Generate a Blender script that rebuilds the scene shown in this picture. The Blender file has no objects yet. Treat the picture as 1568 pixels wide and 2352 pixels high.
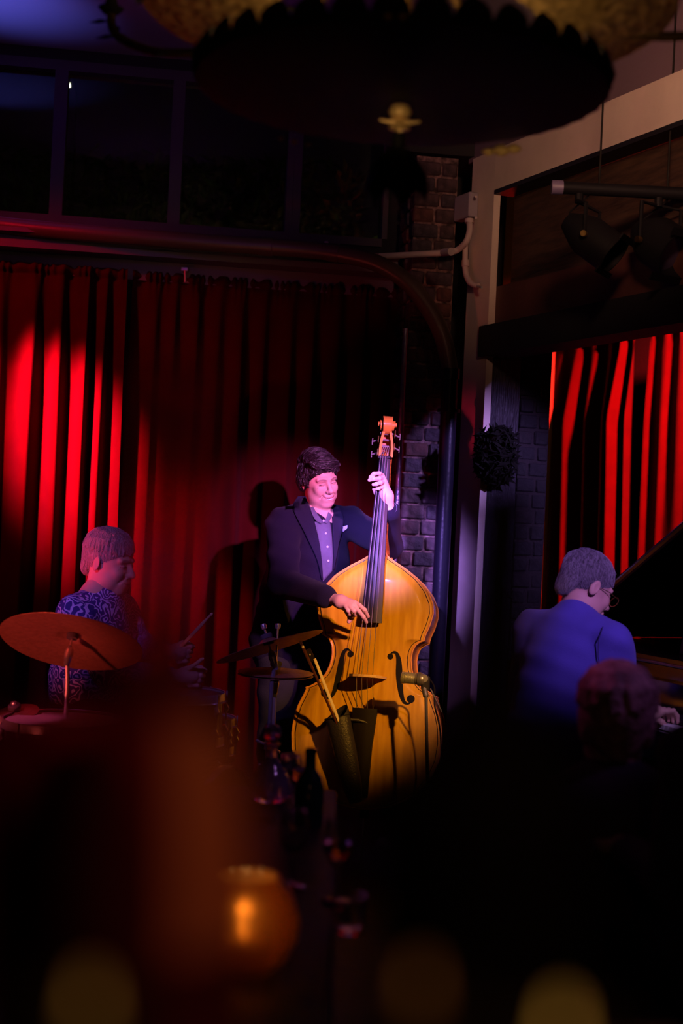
import bpy, math, random
import numpy as np
from mathutils import Vector, Matrix, noise
from mathutils.bvhtree import BVHTree
random.seed(7)
C = bpy.context.scene.collection
SC = bpy.context.scene
PI = math.pi
V = Vector

# ------------------------------------------------------------------ camera
F = 3267.0; CAMZ = 1.45
ROLL = math.radians(2.7); CR, SR = math.cos(ROLL), math.sin(ROLL)
CAM = V((0, 0, CAMZ))
cam_d = bpy.data.cameras.new('camera'); cam = bpy.data.objects.new('camera', cam_d); C.objects.link(cam)
cam_d.sensor_fit = 'HORIZONTAL'; cam_d.sensor_width = 24.0; cam_d.lens = F * 24.0 / 1568
cam_d.clip_start = 0.05; cam_d.clip_end = 60
cam_d.dof.use_dof = True; cam_d.dof.focus_distance = 6.0; cam_d.dof.aperture_fstop = 1.6
cam.matrix_world = Matrix(((CR, -SR, 0, 0), (0, 0, -1, 0), (SR, CR, 0, CAMZ), (0, 0, 0, 1)))
SC.camera = cam

# ------------------------------------------------------------------ world, exposure
wd = bpy.data.worlds.new('night'); SC.world = wd; wd.use_nodes = True
wd.node_tree.nodes['Background'].inputs[0].default_value = (0.25, 0.12, 0.2, 1)
wd.node_tree.nodes['Background'].inputs[1].default_value = 0.004
SC.view_settings.view_transform = 'Standard'; SC.view_settings.look = 'None'
SC.view_settings.exposure = 0; SC.view_settings.gamma = 1; SC.view_settings.use_curve_mapping = False
SC.cycles.use_denoising = True
SC.cycles.max_bounces = 8; SC.cycles.transmission_bounces = 8; SC.cycles.transparent_max_bounces = 12
SC.cycles.sample_clamp_indirect = 3.0
SC.cycles.caustics_reflective = False; SC.cycles.caustics_refractive = False

# ------------------------------------------------------------------ stage lights and added fills (no fixtures built)
def spot(name, loc, target, color, power, angle, blend=0.6, size=0.04):
    l = bpy.data.lights.new(name, 'SPOT'); l.color = color; l.energy = power
    l.spot_size = math.radians(angle); l.spot_blend = blend; l.shadow_soft_size = size
    o = bpy.data.objects.new(name, l); C.objects.link(o); o.location = loc
    o.rotation_euler = (V(target) - V(loc)).to_track_quat('-Z', 'Y').to_euler()
    return o
def point(name, loc, color, power, size=0.03):
    l = bpy.data.lights.new(name, 'POINT'); l.color = color; l.energy = power; l.shadow_soft_size = size
    o = bpy.data.objects.new(name, l); C.objects.link(o); o.location = loc
    return o
spot('pink_key_spot', (1.45, 2.3, 2.75), (-.02, 6.3, 1.44), (1.0, 0.27, 1.0), 1600, 13.5, 0.85, 0.05)
spot('pink_hand_spot', (1.5, 2.35, 2.75), (-.03, 5.85, 1.06), (1.0, 0.30, 1.0), 620, 6.5, 0.9, 0.05)
spot('amber_bass_spot', (1.65, 2.5, 2.6), (0.10, 5.95, 0.80), (1.0, 0.43, 0.04), 600, 14, 0.9, 0.04)
spot('violet_stage_spot', (-0.9, 2.4, 2.7), (-.42, 5.6, 0.80), (0.40, 0.18, 1.0), 110, 11.5, 0.9, 0.04)
spot('red_left_curtain_spot', (-1.95, 5.75, 3.2), (-1.20, 7.0, 1.45), (1.0, 0.006, 0.06), 6400, 23, 1.0, 0.05)
spot('red_low_curtain_spot', (-1.6, 5.7, 2.6), (-0.45, 7.1, 0.6), (1.0, 0.005, 0.02), 330, 15, 1.0, 0.05)
spot('red_wide_curtain_spot', (-2.2, 5.2, 3.3), (-1.2, 7.1, 1.8), (1.0, 0.005, 0.03), 100, 55, 1.0, 0.05)
spot('pink_tom_spot', (-2.4, 4.0, 2.6), (-1.15, 5.0, .72), (1.0, 0.08, 0.25), 160, 7, .8, .03)
spot('red_side_spot', (-2.2, 5.0, 1.0), (0.0, 6.4, 1.45), (1.0, 0.02, 0.08), 90, 18, 0.8, 0.05)
spot('violet_pillar_spot', (-0.55, 2.9, 2.3), (0.31, 6.8, 1.15), (0.36, 0.20, 1.0), 2600, 12, 1.0, 0.05)
spot('violet_piano_spot', (1.75, 2.4, 3.0), (0.94, 5.3, 1.18), (0.55, 0.26, 1.0), 330, 16, 0.8, 0.05)
spot('violet_keys_spot', (1.75, 2.4, 3.0), (1.22, 5.2, .78), (0.6, 0.35, 1.0), 130, 7, 0.8, 0.04)
spot('violet_post_spot', (2.3, 4.3, 2.7), (0.64, 6.6, 1.45), (0.46, 0.28, 1.0), 620, 24, 0.9, 0.04)
spot('violet_drum_spot', (-1.9, 2.6, 2.9), (-1.15, 5.7, 1.15), (0.5, 0.2, 1.0), 190, 15, 0.8, 0.05)
spot('red_floor_spot', (-1.75, 3.9, 0.35), (-1.1, 5.15, 1.0), (1.0, 0.10, 0.08), 55, 34, 0.8, 0.04)
spot('red_alcove_spot', (2.25, 6.35, 3.0), (1.75, 8.7, 1.75), (1.0, 0.025, 0.03), 3300, 60, 0.9, 0.05)
spot('warm_beam_spot', (0.7, 3.3, 3.0), (1.2, 6.1, 3.1), (1.0, 0.50, 0.32), 130, 46, 1.0, 0.12)
spot('warm_pipe_fill', (-0.6, 4.2, 1.9), (-0.8, 6.8, 2.78), (1.0, 0.55, 0.3), 9, 30, 1.0, 0.08)  # weak unseen fill added to bring out the pipe
spot('violet_audience_fill', (2.0, 2.7, 2.9), (0.66, 3.35, 1.3), (0.6, 0.22, 0.9), 26, 18, 0.8, 0.05)  # fill added to lift the listener's hair from the right
spot('pink_audience_fill', (-0.9, 4.7, 2.9), (0.6, 3.35, 1.35), (1.0, 0.10, 0.4), 36, 14, 0.8, 0.05)  # fill added to lift the listener's hair from the left
spot('blue_ceiling_spot', (-2.2, 5.7, 2.7), (-1.75, 6.25, 3.65), (0.12, 0.14, 1.0), 130, 44, 1.0, 0.03)
spot('violet_ceiling_spot', (-0.9, 4.6, 2.9), (-0.9, 6.1, 3.65), (0.45, 0.05, 0.8), 14, 90, 1.0, 0.03)
spot('violet_ceiling_spot', (1.6, 2.6, 2.2), (1.9, 4.6, 3.6), (0.5, 0.08, 0.5), 14, 80, 1.0, 0.03)
point('bottle_fill', (0.25, 0.1, 1.75), (1.0, 0.38, 0.2), 2.2, 0.03)  # unseen fill added to brighten the near bottle, not a fixture

# ------------------------------------------------------------------ layout helpers
def pt(px, py, Y):
    dx, dy = px - 784, py - 1176
    return V(((dx * CR + dy * SR) / F * Y, Y, CAMZ + (dx * SR - dy * CR) / F * Y))
def unit(x, y, z=0): return V((x, y, z)).normalized()
BY = 7.2
b_dir = unit(1, .14); b_nor = unit(.14, -1)
def bw(u, d, z): return V((0, BY, 0)) + b_dir * u + b_nor * d + V((0, 0, z))
R0 = V((.549, 6.80, 0)); w_dir = unit(.402, -.916); w_nor = unit(-.916, -.402)
def rw(t, d, z): return R0 + w_dir * t + w_nor * d + V((0, 0, z))
def onplane(px, py, p0, n):
    d = pt(px, py, 1.0) - CAM
    return CAM + d * ((p0 - CAM).dot(n) / d.dot(n))
def on_bw(px, py, d=0): return onplane(px, py, bw(0, d, 0), b_nor)
def on_rw(px, py, d=0): return onplane(px, py, rw(0, d, 0), w_nor)
def bw_u(px, py, d=0): return (on_bw(px, py, d) - bw(0, d, 0)).dot(b_dir)
def rw_t(px, py, d=0): return (on_rw(px, py, d) - rw(0, d, 0)).dot(w_dir)

# ------------------------------------------------------------------ materials
MATS = {}
def mat(name, col=(.5, .5, .5), rough=.5, metal=0, var=0, vscale=20, bump=0, bscale=60, trans=0, ior=1.45,
        emit=None, estr=0, sheen=0, coat=0, stretch=(1, 1, 1), col2=None, attr=None, spec=None, fold=.5):
    if name in MATS: return MATS[name]
    m = bpy.data.materials.new(name); m.use_nodes = True; nt = m.node_tree; N = nt.nodes; L = nt.links
    p = N['Principled BSDF']
    p.inputs['Base Color'].default_value = (*col, 1); p.inputs['Roughness'].default_value = rough
    p.inputs['Metallic'].default_value = metal; p.inputs['IOR'].default_value = ior
    if spec is not None: p.inputs['Specular IOR Level'].default_value = spec
    if trans: p.inputs['Transmission Weight'].default_value = trans
    if sheen: p.inputs['Sheen Weight'].default_value = sheen; p.inputs['Sheen Roughness'].default_value = .5
    if coat: p.inputs['Coat Weight'].default_value = coat; p.inputs['Coat Roughness'].default_value = .12
    if emit: p.inputs['Emission Color'].default_value = (*emit, 1); p.inputs['Emission Strength'].default_value = estr
    tc = N.new('ShaderNodeTexCoord'); mp = N.new('ShaderNodeMapping'); mp.inputs['Scale'].default_value = stretch
    L.new(tc.outputs['Object'], mp.inputs[0])
    if var or col2:
        n = N.new('ShaderNodeTexNoise'); n.inputs['Scale'].default_value = vscale; n.inputs['Detail'].default_value = 5
        L.new(mp.outputs[0], n.inputs['Vector'])
        r = N.new('ShaderNodeValToRGB'); r.color_ramp.elements[0].position = .35; r.color_ramp.elements[1].position = .65
        a = tuple(max(0, c * (1 - var)) for c in col); b = col2 or tuple(min(1, c * (1 + var)) for c in col)
        r.color_ramp.elements[0].color = (*a, 1); r.color_ramp.elements[1].color = (*b, 1)
        L.new(n.outputs['Fac'], r.inputs[0]); L.new(r.outputs[0], p.inputs['Base Color'])
    if attr:
        an = N.new('ShaderNodeAttribute'); an.attribute_name = attr
        L.new(an.outputs['Color'], p.inputs['Base Color'])
    if bump:
        n2 = N.new('ShaderNodeTexNoise'); n2.inputs['Scale'].default_value = bscale; n2.inputs['Detail'].default_value = 4
        L.new(mp.outputs[0], n2.inputs['Vector'])
        bp = N.new('ShaderNodeBump'); bp.inputs['Strength'].default_value = bump; bp.inputs['Distance'].default_value = .01
        L.new(n2.outputs['Fac'], bp.inputs['Height']); L.new(bp.outputs[0], p.inputs['Normal'])
    MATS[name] = m
    return m
M_black = mat('black_paint', (.012, .011, .013), .55, bump=.1)
M_chrome = mat('chrome', (.75, .74, .76), .25, .75)
M_darkchrome = mat('worn_steel', (.3, .29, .33), .35, .7)
M_brass = mat('brass', (.72, .45, .16), .3, 1, bump=.2, bscale=90)
M_iron = mat('black_iron', (.010, .008, .007), .7, .0, bump=.3, spec=.2)
M_skin = mat('skin', rough=.5, attr='col', spec=.35)
M_cream = mat('cream_plaster', (.62, .5, .42), .75, var=.07, vscale=5, bump=.12, bscale=25)
M_wallblack = mat('black_wall', (.012, .010, .011), .8, bump=.2)
M_ceiling = mat('ceiling_plaster', (.30, .26, .28), .85, bump=.1)
M_floor = mat('dark_boards', (.035, .02, .014), .5, var=.4, vscale=6, stretch=(1, 12, 1), bump=.2)
M_velvet = mat('red_velvet', (.045, .001, .002), .9, sheen=.03, spec=.1, bump=.15, bscale=300, var=.1, vscale=9)
M_jacket = mat('navy_wool', (.010, .008, .021), .9, spec=.2, sheen=.03, bump=.35, bscale=500)
M_blue = mat('blue_wool', (.085, .075, .42), .85, sheen=.1, bump=.3, bscale=400)
M_trouser = mat('black_trouser', (.012, .011, .018), .9, bump=.3, bscale=300)
M_varnish = mat('amber_spruce', (.64, .32, .012), .45, coat=.06, spec=.15, var=.10, vscale=5, stretch=(9, 2, 1), bump=.03, col2=(.73, .40, .02))
M_ribwood = mat('flamed_maple', (.34, .10, .012), .3, coat=.6, var=.3, vscale=12, stretch=(2, 2, 14), col2=(.55, .22, .035))
M_edge = mat('pale_edge_wood', (.75, .32, .06), .3, coat=.5)
M_ebony = mat('ebony', (.014, .010, .016), .48, spec=.35)
M_leather = mat('black_leather', (.035, .03, .06), .38, bump=.3, bscale=160)
M_string = mat('steel_string', (.8, .72, .75), .3, .8)
M_bronze = mat('cymbal_bronze', (.50, .27, .16), .4, .5, var=.12, vscale=60, bump=.25, bscale=120)
M_drum = mat('black_drum_wrap', (.015, .012, .02), .25, coat=.4)
M_head = mat('coated_drumhead', (.75, .7, .7), .6)
M_wood = mat('stick_maple', (.72, .5, .33), .5)
M_glass = mat('clear_glass', (.92, .88, .95), .05, trans=.95, ior=1.5)
M_greenglass = mat('dark_green_glass', (.01, .035, .018), .12, trans=.25, ior=1.5)
M_piano = mat('black_lacquer', (.012, .009, .009), .16, coat=1.0)
M_mortar = mat('old_mortar', (.17, .10, .09), .9, bump=.8, bscale=60, var=.8, vscale=30)

# ------------------------------------------------------------------ mesh building
WORLD = {}
class MB:
    def __init__(s): s.v = []; s.f = []
    def add(s, vs, fs):
        o = len(s.v); s.v += [tuple(x) for x in vs]; s.f += [tuple(i + o for i in f) for f in fs]; return s
    def box(s, c, size, M=None, bev=0):
        x, y, z = (k / 2 for k in size); c = V(c)
        if bev > 0:
            b = bev; vs = []
            for sz in (-1, 1):
                for (a, bb) in ((-1, -1), (1, -1), (1, 1), (-1, 1)):
                    pass
            # chamfered box: 24 vertices
            vs = []; fs = []
            idx = {}
            for sx in (-1, 1):
                for sy in (-1, 1):
                    for sz in (-1, 1):
                        for ax in range(3):
                            q = [sx * (x - b), sy * (y - b), sz * (z - b)]
                            q[ax] = (sx * x, sy * y, sz * z)[ax]
                            idx[(sx, sy, sz, ax)] = len(vs); vs.append(V(q))
            def face(ks):
                pts = [vs[k] for k in ks]; cen = sum(pts, V()) / len(pts)
                n = (pts[1] - pts[0]).cross(pts[2] - pts[0])
                if n.dot(cen) < 0: ks = ks[::-1]
                fs.append(tuple(ks))
            for ax in range(3):
                o = [a for a in range(3) if a != ax]
                for sg in (-1, 1):
                    ks = []
                    for (p, q) in ((-1, -1), (1, -1), (1, 1), (-1, 1)):
                        k = [0, 0, 0]; k[ax] = sg; k[o[0]] = p; k[o[1]] = q; ks.append(idx[(*k, ax)])
                    face(ks)
                for p in (-1, 1):
                    for q in (-1, 1):
                        k1 = [0, 0, 0]; k1[o[0]] = p; k1[o[1]] = q
                        a1 = k1[:]; a1[ax] = -1; a2 = k1[:]; a2[ax] = 1
                        face([idx[(*a1, o[0])], idx[(*a2, o[0])], idx[(*a2, o[1])], idx[(*a1, o[1])]])
            for sx in (-1, 1):
                for sy in (-1, 1):
                    for sz in (-1, 1): face([idx[(sx, sy, sz, a)] for a in range(3)])
        else:
            vs = [V((a * x, b2 * y, cc * z)) for a in (-1, 1) for b2 in (-1, 1) for cc in (-1, 1)]
            fs = [(0, 1, 3, 2), (4, 6, 7, 5), (0, 4, 5, 1), (2, 3, 7, 6), (0, 2, 6, 4), (1, 5, 7, 3)]
        if M is not None: vs = [M @ v for v in vs]
        return s.add([v + c for v in vs], fs)
    def prism(s, pts, ex):      # polygon of 3-D points, extruded by vector ex
        n = len(pts); pts = [V(p) for p in pts]; ex = V(ex)
        return s.add(pts + [p + ex for p in pts], [tuple(range(n))[::-1], tuple(range(n, 2 * n))] +
                     [(i, (i + 1) % n, (i + 1) % n + n, i + n) for i in range(n)])
    def tube(s, pts, r, seg=10, cap=True, sq=1.0):
        pts = [V(p) for p in pts]; n = len(pts)
        rs = r if isinstance(r, (list, tuple)) else [r] * n
        vs = []; prev = None
        for i, p in enumerate(pts):
            t = (pts[min(i + 1, n - 1)] - pts[max(i - 1, 0)]).normalized()
            if prev is None:
                a = V((0, 0, 1)) if abs(t.z) < .9 else V((1, 0, 0)); u = t.cross(a).normalized()
            else: u = (prev - t * prev.dot(t)).normalized()
            prev = u; w = t.cross(u)
            for k in range(seg):
                a = 2 * PI * k / seg; vs.append(p + u * math.cos(a) * rs[i] + w * math.sin(a) * rs[i] * sq)
        fs = [(i * seg + k, i * seg + (k + 1) % seg, (i + 1) * seg + (k + 1) % seg, (i + 1) * seg + k) for i in range(n - 1) for k in range(seg)]
        if cap: fs += [tuple(range(seg))[::-1], tuple(range((n - 1) * seg, n * seg))]
        return s.add(vs, fs)
    def lathe(s, prof, M, seg=32, a0=0, a1=2 * PI, wob=None):
        vs = []; full = abs(a1 - a0 - 2 * PI) < 1e-6; m = seg if full else seg + 1
        for (r, z) in prof:
            for k in range(m):
                a = a0 + (a1 - a0) * k / seg
                rr = r * (wob(a, z) if wob else 1)
                vs.append(M @ V((rr * math.cos(a), rr * math.sin(a), z)))
        fs = [(i * m + k, i * m + (k + 1) % m, (i + 1) * m + (k + 1) % m, (i + 1) * m + k)
              for i in range(len(prof) - 1) for k in range(m if full else seg)]
        return s.add(vs, fs)
    def grid(s, rows, closed=False):
        m = len(rows[0]); vs = [p for r in rows for p in r]
        fs = [(i * m + k, i * m + (k + 1) % m, (i + 1) * m + (k + 1) % m, (i + 1) * m + k)
              for i in range(len(rows) - 1) for k in range(m if closed else m - 1)]
        return s.add(vs, fs)
    def build(s, name, m, parent=None, smooth=True, cols=None, center=True, sharp=35):
        me = bpy.data.meshes.new(name)
        cen = V(tuple(np.mean(np.array(s.v), axis=0))) if center else V((0, 0, 0))
        me.from_pydata([(x - cen.x, y - cen.y, z - cen.z) for x, y, z in s.v], [], s.f)
        me.validate(); me.materials.append(m)
        if smooth:
            me.polygons.foreach_set('use_smooth', [True] * len(me.polygons))
            if sharp and len(me.polygons) < 40000: me.set_sharp_from_angle(angle=math.radians(sharp))
        if cols is not None:
            at = me.color_attributes.new('col', 'FLOAT_COLOR', 'POINT'); at.data.foreach_set('color', np.asarray(cols, dtype=np.float32).ravel())
        me.update()
        o = bpy.data.objects.new(name, me); C.objects.link(o); WORLD[o.name] = cen
        o.location = cen
        if parent: o.parent = parent; o.location = cen - WORLD[parent.name]
        return o
def one(name, m, parent, fn, *a, smooth=True, **k):
    b = MB(); getattr(b, fn)(*a, **k); return b.build(name, m, parent, smooth)
def tag(o, label=None, cat=None, group=None, kind=None):
    if label: o['label'] = label
    if cat: o['category'] = cat
    if group: o['group'] = group
    if kind: o['kind'] = kind
    return o
def thing(name, loc, label, cat, group=None):
    o = bpy.data.objects.new(name, None); C.objects.link(o); o.location = loc; o.empty_display_size = .05
    WORLD[o.name] = V(loc); return tag(o, label, cat, group)
def struct(name, mb, m, parent=None, smooth=False):
    o = mb.build(name, m, parent, smooth)
    if not parent: o['kind'] = 'structure'
    return o
def T(p): return Matrix.Translation(V(p))
def align(p, d, roll=0):        # matrix with z axis along d at p
    return T(p) @ V(d).to_track_quat('Z', 'Y').to_matrix().to_4x4() @ Matrix.Rotation(roll, 4, 'Z')
def quadbox(P00, P10, P11, P01, ex):    # a slab from four corners
    return MB().prism([P00, P10, P11, P01], ex)
def catmull(ps, n=8):
    ps = [V(p) for p in ps]; out = []
    for i in range(len(ps) - 1):
        a, b, c, d = ps[max(i - 1, 0)], ps[i], ps[i + 1], ps[min(i + 2, len(ps) - 1)]
        for k in range(n):
            t = k / n
            out.append(.5 * ((2 * b) + (c - a) * t + (2 * a - 5 * b + 4 * c - d) * t * t + (3 * b - a - 3 * c + d) * t ** 3))
    return out + [ps[-1]]

# ------------------------------------------------------------------ implicit surfaces for bodies
class SDF:
    def __init__(s): s.ops = []; s.lo = np.array([1e9] * 3); s.hi = -s.lo
    def _b(s, pts, r):
        for p in pts: s.lo = np.minimum(s.lo, np.array(p) - r); s.hi = np.maximum(s.hi, np.array(p) + r)
    def cap(s, a, b, ra, rb=None, k=.01, sub=False):
        rb = ra if rb is None else rb
        if not sub: s._b([a], ra + .01); s._b([b], rb + .01)
        s.ops.append(('c', np.array(a, float), np.array(b, float), ra, rb, k, sub)); return s
    def chain(s, pts, rs, k=.01):
        for i in range(len(pts) - 1): s.cap(pts[i], pts[i + 1], rs[i], rs[i + 1], k)
        return s
    def ell(s, c, r, R=None, k=.01, sub=False):
        R = np.eye(3) if R is None else np.array(R.to_3x3() if hasattr(R, 'to_3x3') else R)
        if not sub: s._b([c], max(r) + .01)
        s.ops.append(('e', np.array(c, float), np.array(r, float), R, None, k, sub)); return s
    def ragged(s, p, n, k=.01, amp=.005):
        s.half(p, n, k); s.ops[-1] = s.ops[-1][:3] + (amp,) + s.ops[-1][4:]; return s
    def half(s, p, n, k=.01):   # keep the side n points to
        n = np.array(n, float); n /= np.linalg.norm(n)
        s.ops.append(('h', np.array(p, float), n, 0, 0, k, True)); return s
    def ev(s, P):
        D = None
        for o in s.ops:
            if o[0] == 'c':
                ba = o[2] - o[1]; pa = P - o[1]; t = np.clip(pa @ ba / max(ba @ ba, 1e-12), 0, 1)
                d = np.linalg.norm(pa - t[:, None] * ba, axis=1) - (o[3] + (o[4] - o[3]) * t)
            elif o[0] == 'e':
                q = (P - o[1]) @ o[3]; k0 = np.linalg.norm(q / o[2], axis=1); k1 = np.linalg.norm(q / o[2] ** 2, axis=1)
                d = k0 * (k0 - 1) / np.maximum(k1, 1e-9)
            else:
                d = (P - o[1]) @ o[2]
                if o[3]: d = d + o[3] * (np.sin(P[:, 0] * 260 + 2 * np.sin(P[:, 1] * 90)) + .7 * np.sin(P[:, 1] * 310 + P[:, 0] * 140))
            k = o[5]
            if D is None: D = d; continue
            if o[6]:
                d = -d
                h = np.maximum(k - np.abs(D - d), 0) / k; D = np.maximum(D, d) + h * h * k / 4
            else:
                h = np.maximum(k - np.abs(D - d), 0) / k; D = np.minimum(D, d) - h * h * k / 4
        return D
    def mesh(s, vox, disp=None):
        B = 4; lo = s.lo - vox * 2; n = np.ceil((s.hi + vox * 2 - lo) / vox / B).astype(int) * B
        nb = n // B
        g = np.stack(np.meshgrid(*[np.arange(k) for k in nb], indexing='ij'), -1).reshape(-1, 3)
        cen = lo + (g * B + B / 2) * vox
        f = (lambda P: s.ev(P) + (disp(P) if disp else 0))
        dc = f(cen)
        D = np.repeat(np.repeat(np.repeat(dc.reshape(nb), B, 0), B, 1), B, 2).astype(np.float32)
        act = g[np.abs(dc) < vox * B * 1.25 + .004]
        off = np.stack(np.meshgrid(*[np.arange(B)] * 3, indexing='ij'), -1).reshape(-1, 3)
        idx = (act[:, None, :] * B + off[None]).reshape(-1, 3)
        for i in range(0, len(idx), 400000):
            q = idx[i:i + 400000]; D[q[:, 0], q[:, 1], q[:, 2]] = f(lo + q * vox)
        return nets(D, lo, vox)
def nets(D, lo, vox):
    S = D < 0
    c = [(i, j, k) for i in (0, 1) for j in (0, 1) for k in (0, 1)]
    nx, ny, nz = D.shape
    sub = lambda A, o: A[o[0]:nx - 1 + o[0], o[1]:ny - 1 + o[1], o[2]:nz - 1 + o[2]]
    cnt = sum(sub(S, o).astype(np.int8) for o in c)
    act = (cnt > 0) & (cnt < 8)
    I = np.argwhere(act); vals = np.stack([D[I[:, 0] + o[0], I[:, 1] + o[1], I[:, 2] + o[2]] for o in c], 1)
    acc = np.zeros((len(I), 3)); w = np.zeros(len(I))
    for a in range(8):
        for b in range(a + 1, 8):
            if sum(abs(c[a][q] - c[b][q]) for q in range(3)) != 1: continue
            va, vb = vals[:, a], vals[:, b]; m = (va < 0) != (vb < 0)
            t = np.where(m, va / np.where(m, va - vb, 1), 0)
            p = np.array(c[a])[None] + t[:, None] * (np.array(c[b]) - np.array(c[a]))[None]
            acc += p * m[:, None]; w += m
    verts = lo + (I + acc / w[:, None]) * vox
    idm = -np.ones(act.shape, int); idm[act] = np.arange(len(I))
    quads = []
    for ax in range(3):
        sl0 = [slice(None)] * 3; sl1 = [slice(None)] * 3; sl0[ax] = slice(0, -1); sl1[ax] = slice(1, None)
        E = np.argwhere(S[tuple(sl0)] != S[tuple(sl1)])
        o1, o2 = (ax + 1) % 3, (ax + 2) % 3
        E = E[(E[:, o1] > 0) & (E[:, o2] > 0) & (E[:, o1] < D.shape[o1] - 1) & (E[:, o2] < D.shape[o2] - 1)]
        def cid(a, b):
            q = E.copy(); q[:, o1] += a; q[:, o2] += b; return idm[q[:, 0], q[:, 1], q[:, 2]]
        Q = np.stack([cid(-1, -1), cid(0, -1), cid(0, 0), cid(-1, 0)], 1)
        ins = S[E[:, 0], E[:, 1], E[:, 2]]
        Q[~ins] = Q[~ins][:, ::-1]
        quads.append(Q)
    Q = np.concatenate(quads); Q = Q[(Q >= 0).all(1)]
    return verts, Q
def xf(M, v):
    A = np.array(M); return v @ A[:3, :3].T + A[:3, 3]
def join(parts):
    vs = []; fs = []; cs = []; o = 0
    for v, f, c in parts:
        vs.append(v); fs.append(f + o); o += len(v); cs.append(c)
    return np.concatenate(vs), np.concatenate(fs), np.concatenate(cs)
def nbuild(name, v, f, m, parent=None, cols=None):
    b = MB(); b.v = [tuple(x) for x in v.tolist()]; b.f = [tuple(x) for x in f.tolist()]
    return b.build(name, m, parent, True, cols, sharp=0)
def flat(v, col): return np.tile(np.array([*col, 1.0]), (len(v), 1))

# ================================================================== THE SETTING
def slab(P0, du, u0, u1, dv, v0, v1, nrm, thick):
    a = P0 + du * u0 + dv * v0; b = P0 + du * u1 + dv * v0; c = P0 + du * u1 + dv * v1; d = P0 + du * u0 + dv * v1
    return MB().prism([a, b, c, d], -nrm * thick)
Z = V((0, 0, 1))
struct('floor', MB().box((0.2, 5.2, -.05), (8.4, 12.4, .1)), M_floor)
CEIL = 3.66
struct('ceiling', MB().box((0.2, 3.15, CEIL + .05), (8.4, 8.2, .1)), M_ceiling)
struct('ceiling_alcove', MB().box((2.6, 9.3, CEIL + .05), (3.6, 4.1, .1)), M_ceiling)
struct('wall_left', MB().box((-3.0, 4.6, CEIL / 2), (.1, 9.2, CEIL)), M_wallblack)
struct('wall_right', MB().box((3.7, 4.9, CEIL / 2), (.1, 11.6, CEIL)), M_wallblack)
struct('wall_front', MB().box((0.3, -.75, CEIL / 2), (6.8, .1, CEIL)), M_wallblack)
struct('wall_alcove_back', slab(R0 + w_nor * -2.0, w_dir, -2.6, 2.6, Z, 0, CEIL, w_nor, .1), M_wallblack)
# back wall with the window band
WZ0, WZ1 = 2.80, 3.60; WU0, WU1 = -3.0, bw_u(880, 450)
P0 = bw(0, 0, 0)
struct('wall_back', slab(P0, b_dir, -3.0, .78, Z, 0, WZ0, b_nor, .12), M_wallblack)
struct('wall_back_right', slab(P0, b_dir, WU1, .78, Z, WZ0, CEIL, b_nor, .12), M_wallblack)
struct('wall_back_top', slab(P0, b_dir, -3.0, WU1, Z, WZ1, CEIL, b_nor, .12), M_wallblack)
# portal of the right wall: cream post and header
M_frame = mat('window_frame_paint', (.055, .04, .05), .6, bump=.1)
TH = .22
struct('trim_post', slab(rw(0, 0, 0), w_dir, 0, TH, Z, 0, 3.165, w_nor, .035), M_cream)
struct('trim_header', slab(rw(0, 0, 0), w_dir, TH, 3.4, Z, 2.975, 3.165, w_nor, .035), M_cream)
struct('trim_header_lip', slab(rw(0, .0, 0), w_dir, TH, 3.4, Z, 2.955, 2.974, w_nor, .10), M_black)
struct('wall_above_header', slab(rw(0, -.03, 0), w_dir, -.1, 3.4, Z, 3.166, CEIL, w_nor, .1), mat('upper_plaster', (.16, .1, .13), .85, bump=.15))
M_panel = mat('brown_panel', (.055, .028, .016), .6, var=.35, vscale=7, stretch=(1, 1, 8), bump=.5, bscale=12)
M_redpanel = mat('red_brown_board', (.085, .028, .018), .6, var=.15, vscale=9, bump=.1)
struct('wall_bulkhead', slab(rw(0, -.11, 0), w_dir, TH, 3.4, Z, 2.53, 2.955, w_nor, .06), M_panel)
struct('trim_bulkhead', slab(rw(0, -.035, 0), w_dir, TH, 3.4, Z, 2.345, 2.53, w_nor, .12), M_redpanel)
tag(slab(rw(0, .02, 0), w_dir, .172, 3.4, Z, 2.205, 2.345, w_nor, .16).build('valance', mat('black_felt', (.006, .005, .006), .95, bump=.2), smooth=False),
    'flat black valance board hung across the piano alcove above its red curtains', 'valance')
# jamb returning into the alcove: rough black timber, then brick
RJ = rw(TH, 0, 0)
jd = -w_nor                                 # direction into the alcove
M_rough = mat('rough_black_timber', (.012, .009, .012), .42, var=.4, vscale=10, stretch=(9, 9, 1), bump=1.0, bscale=16)
struct('trim_jamb', MB().prism([RJ + jd * .036 - w_dir * .03, RJ + jd * .036 - w_dir * .004, RJ + jd * .19 - w_dir * .004, RJ + jd * .19 - w_dir * .03], Z * 2.34), M_rough)

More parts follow.
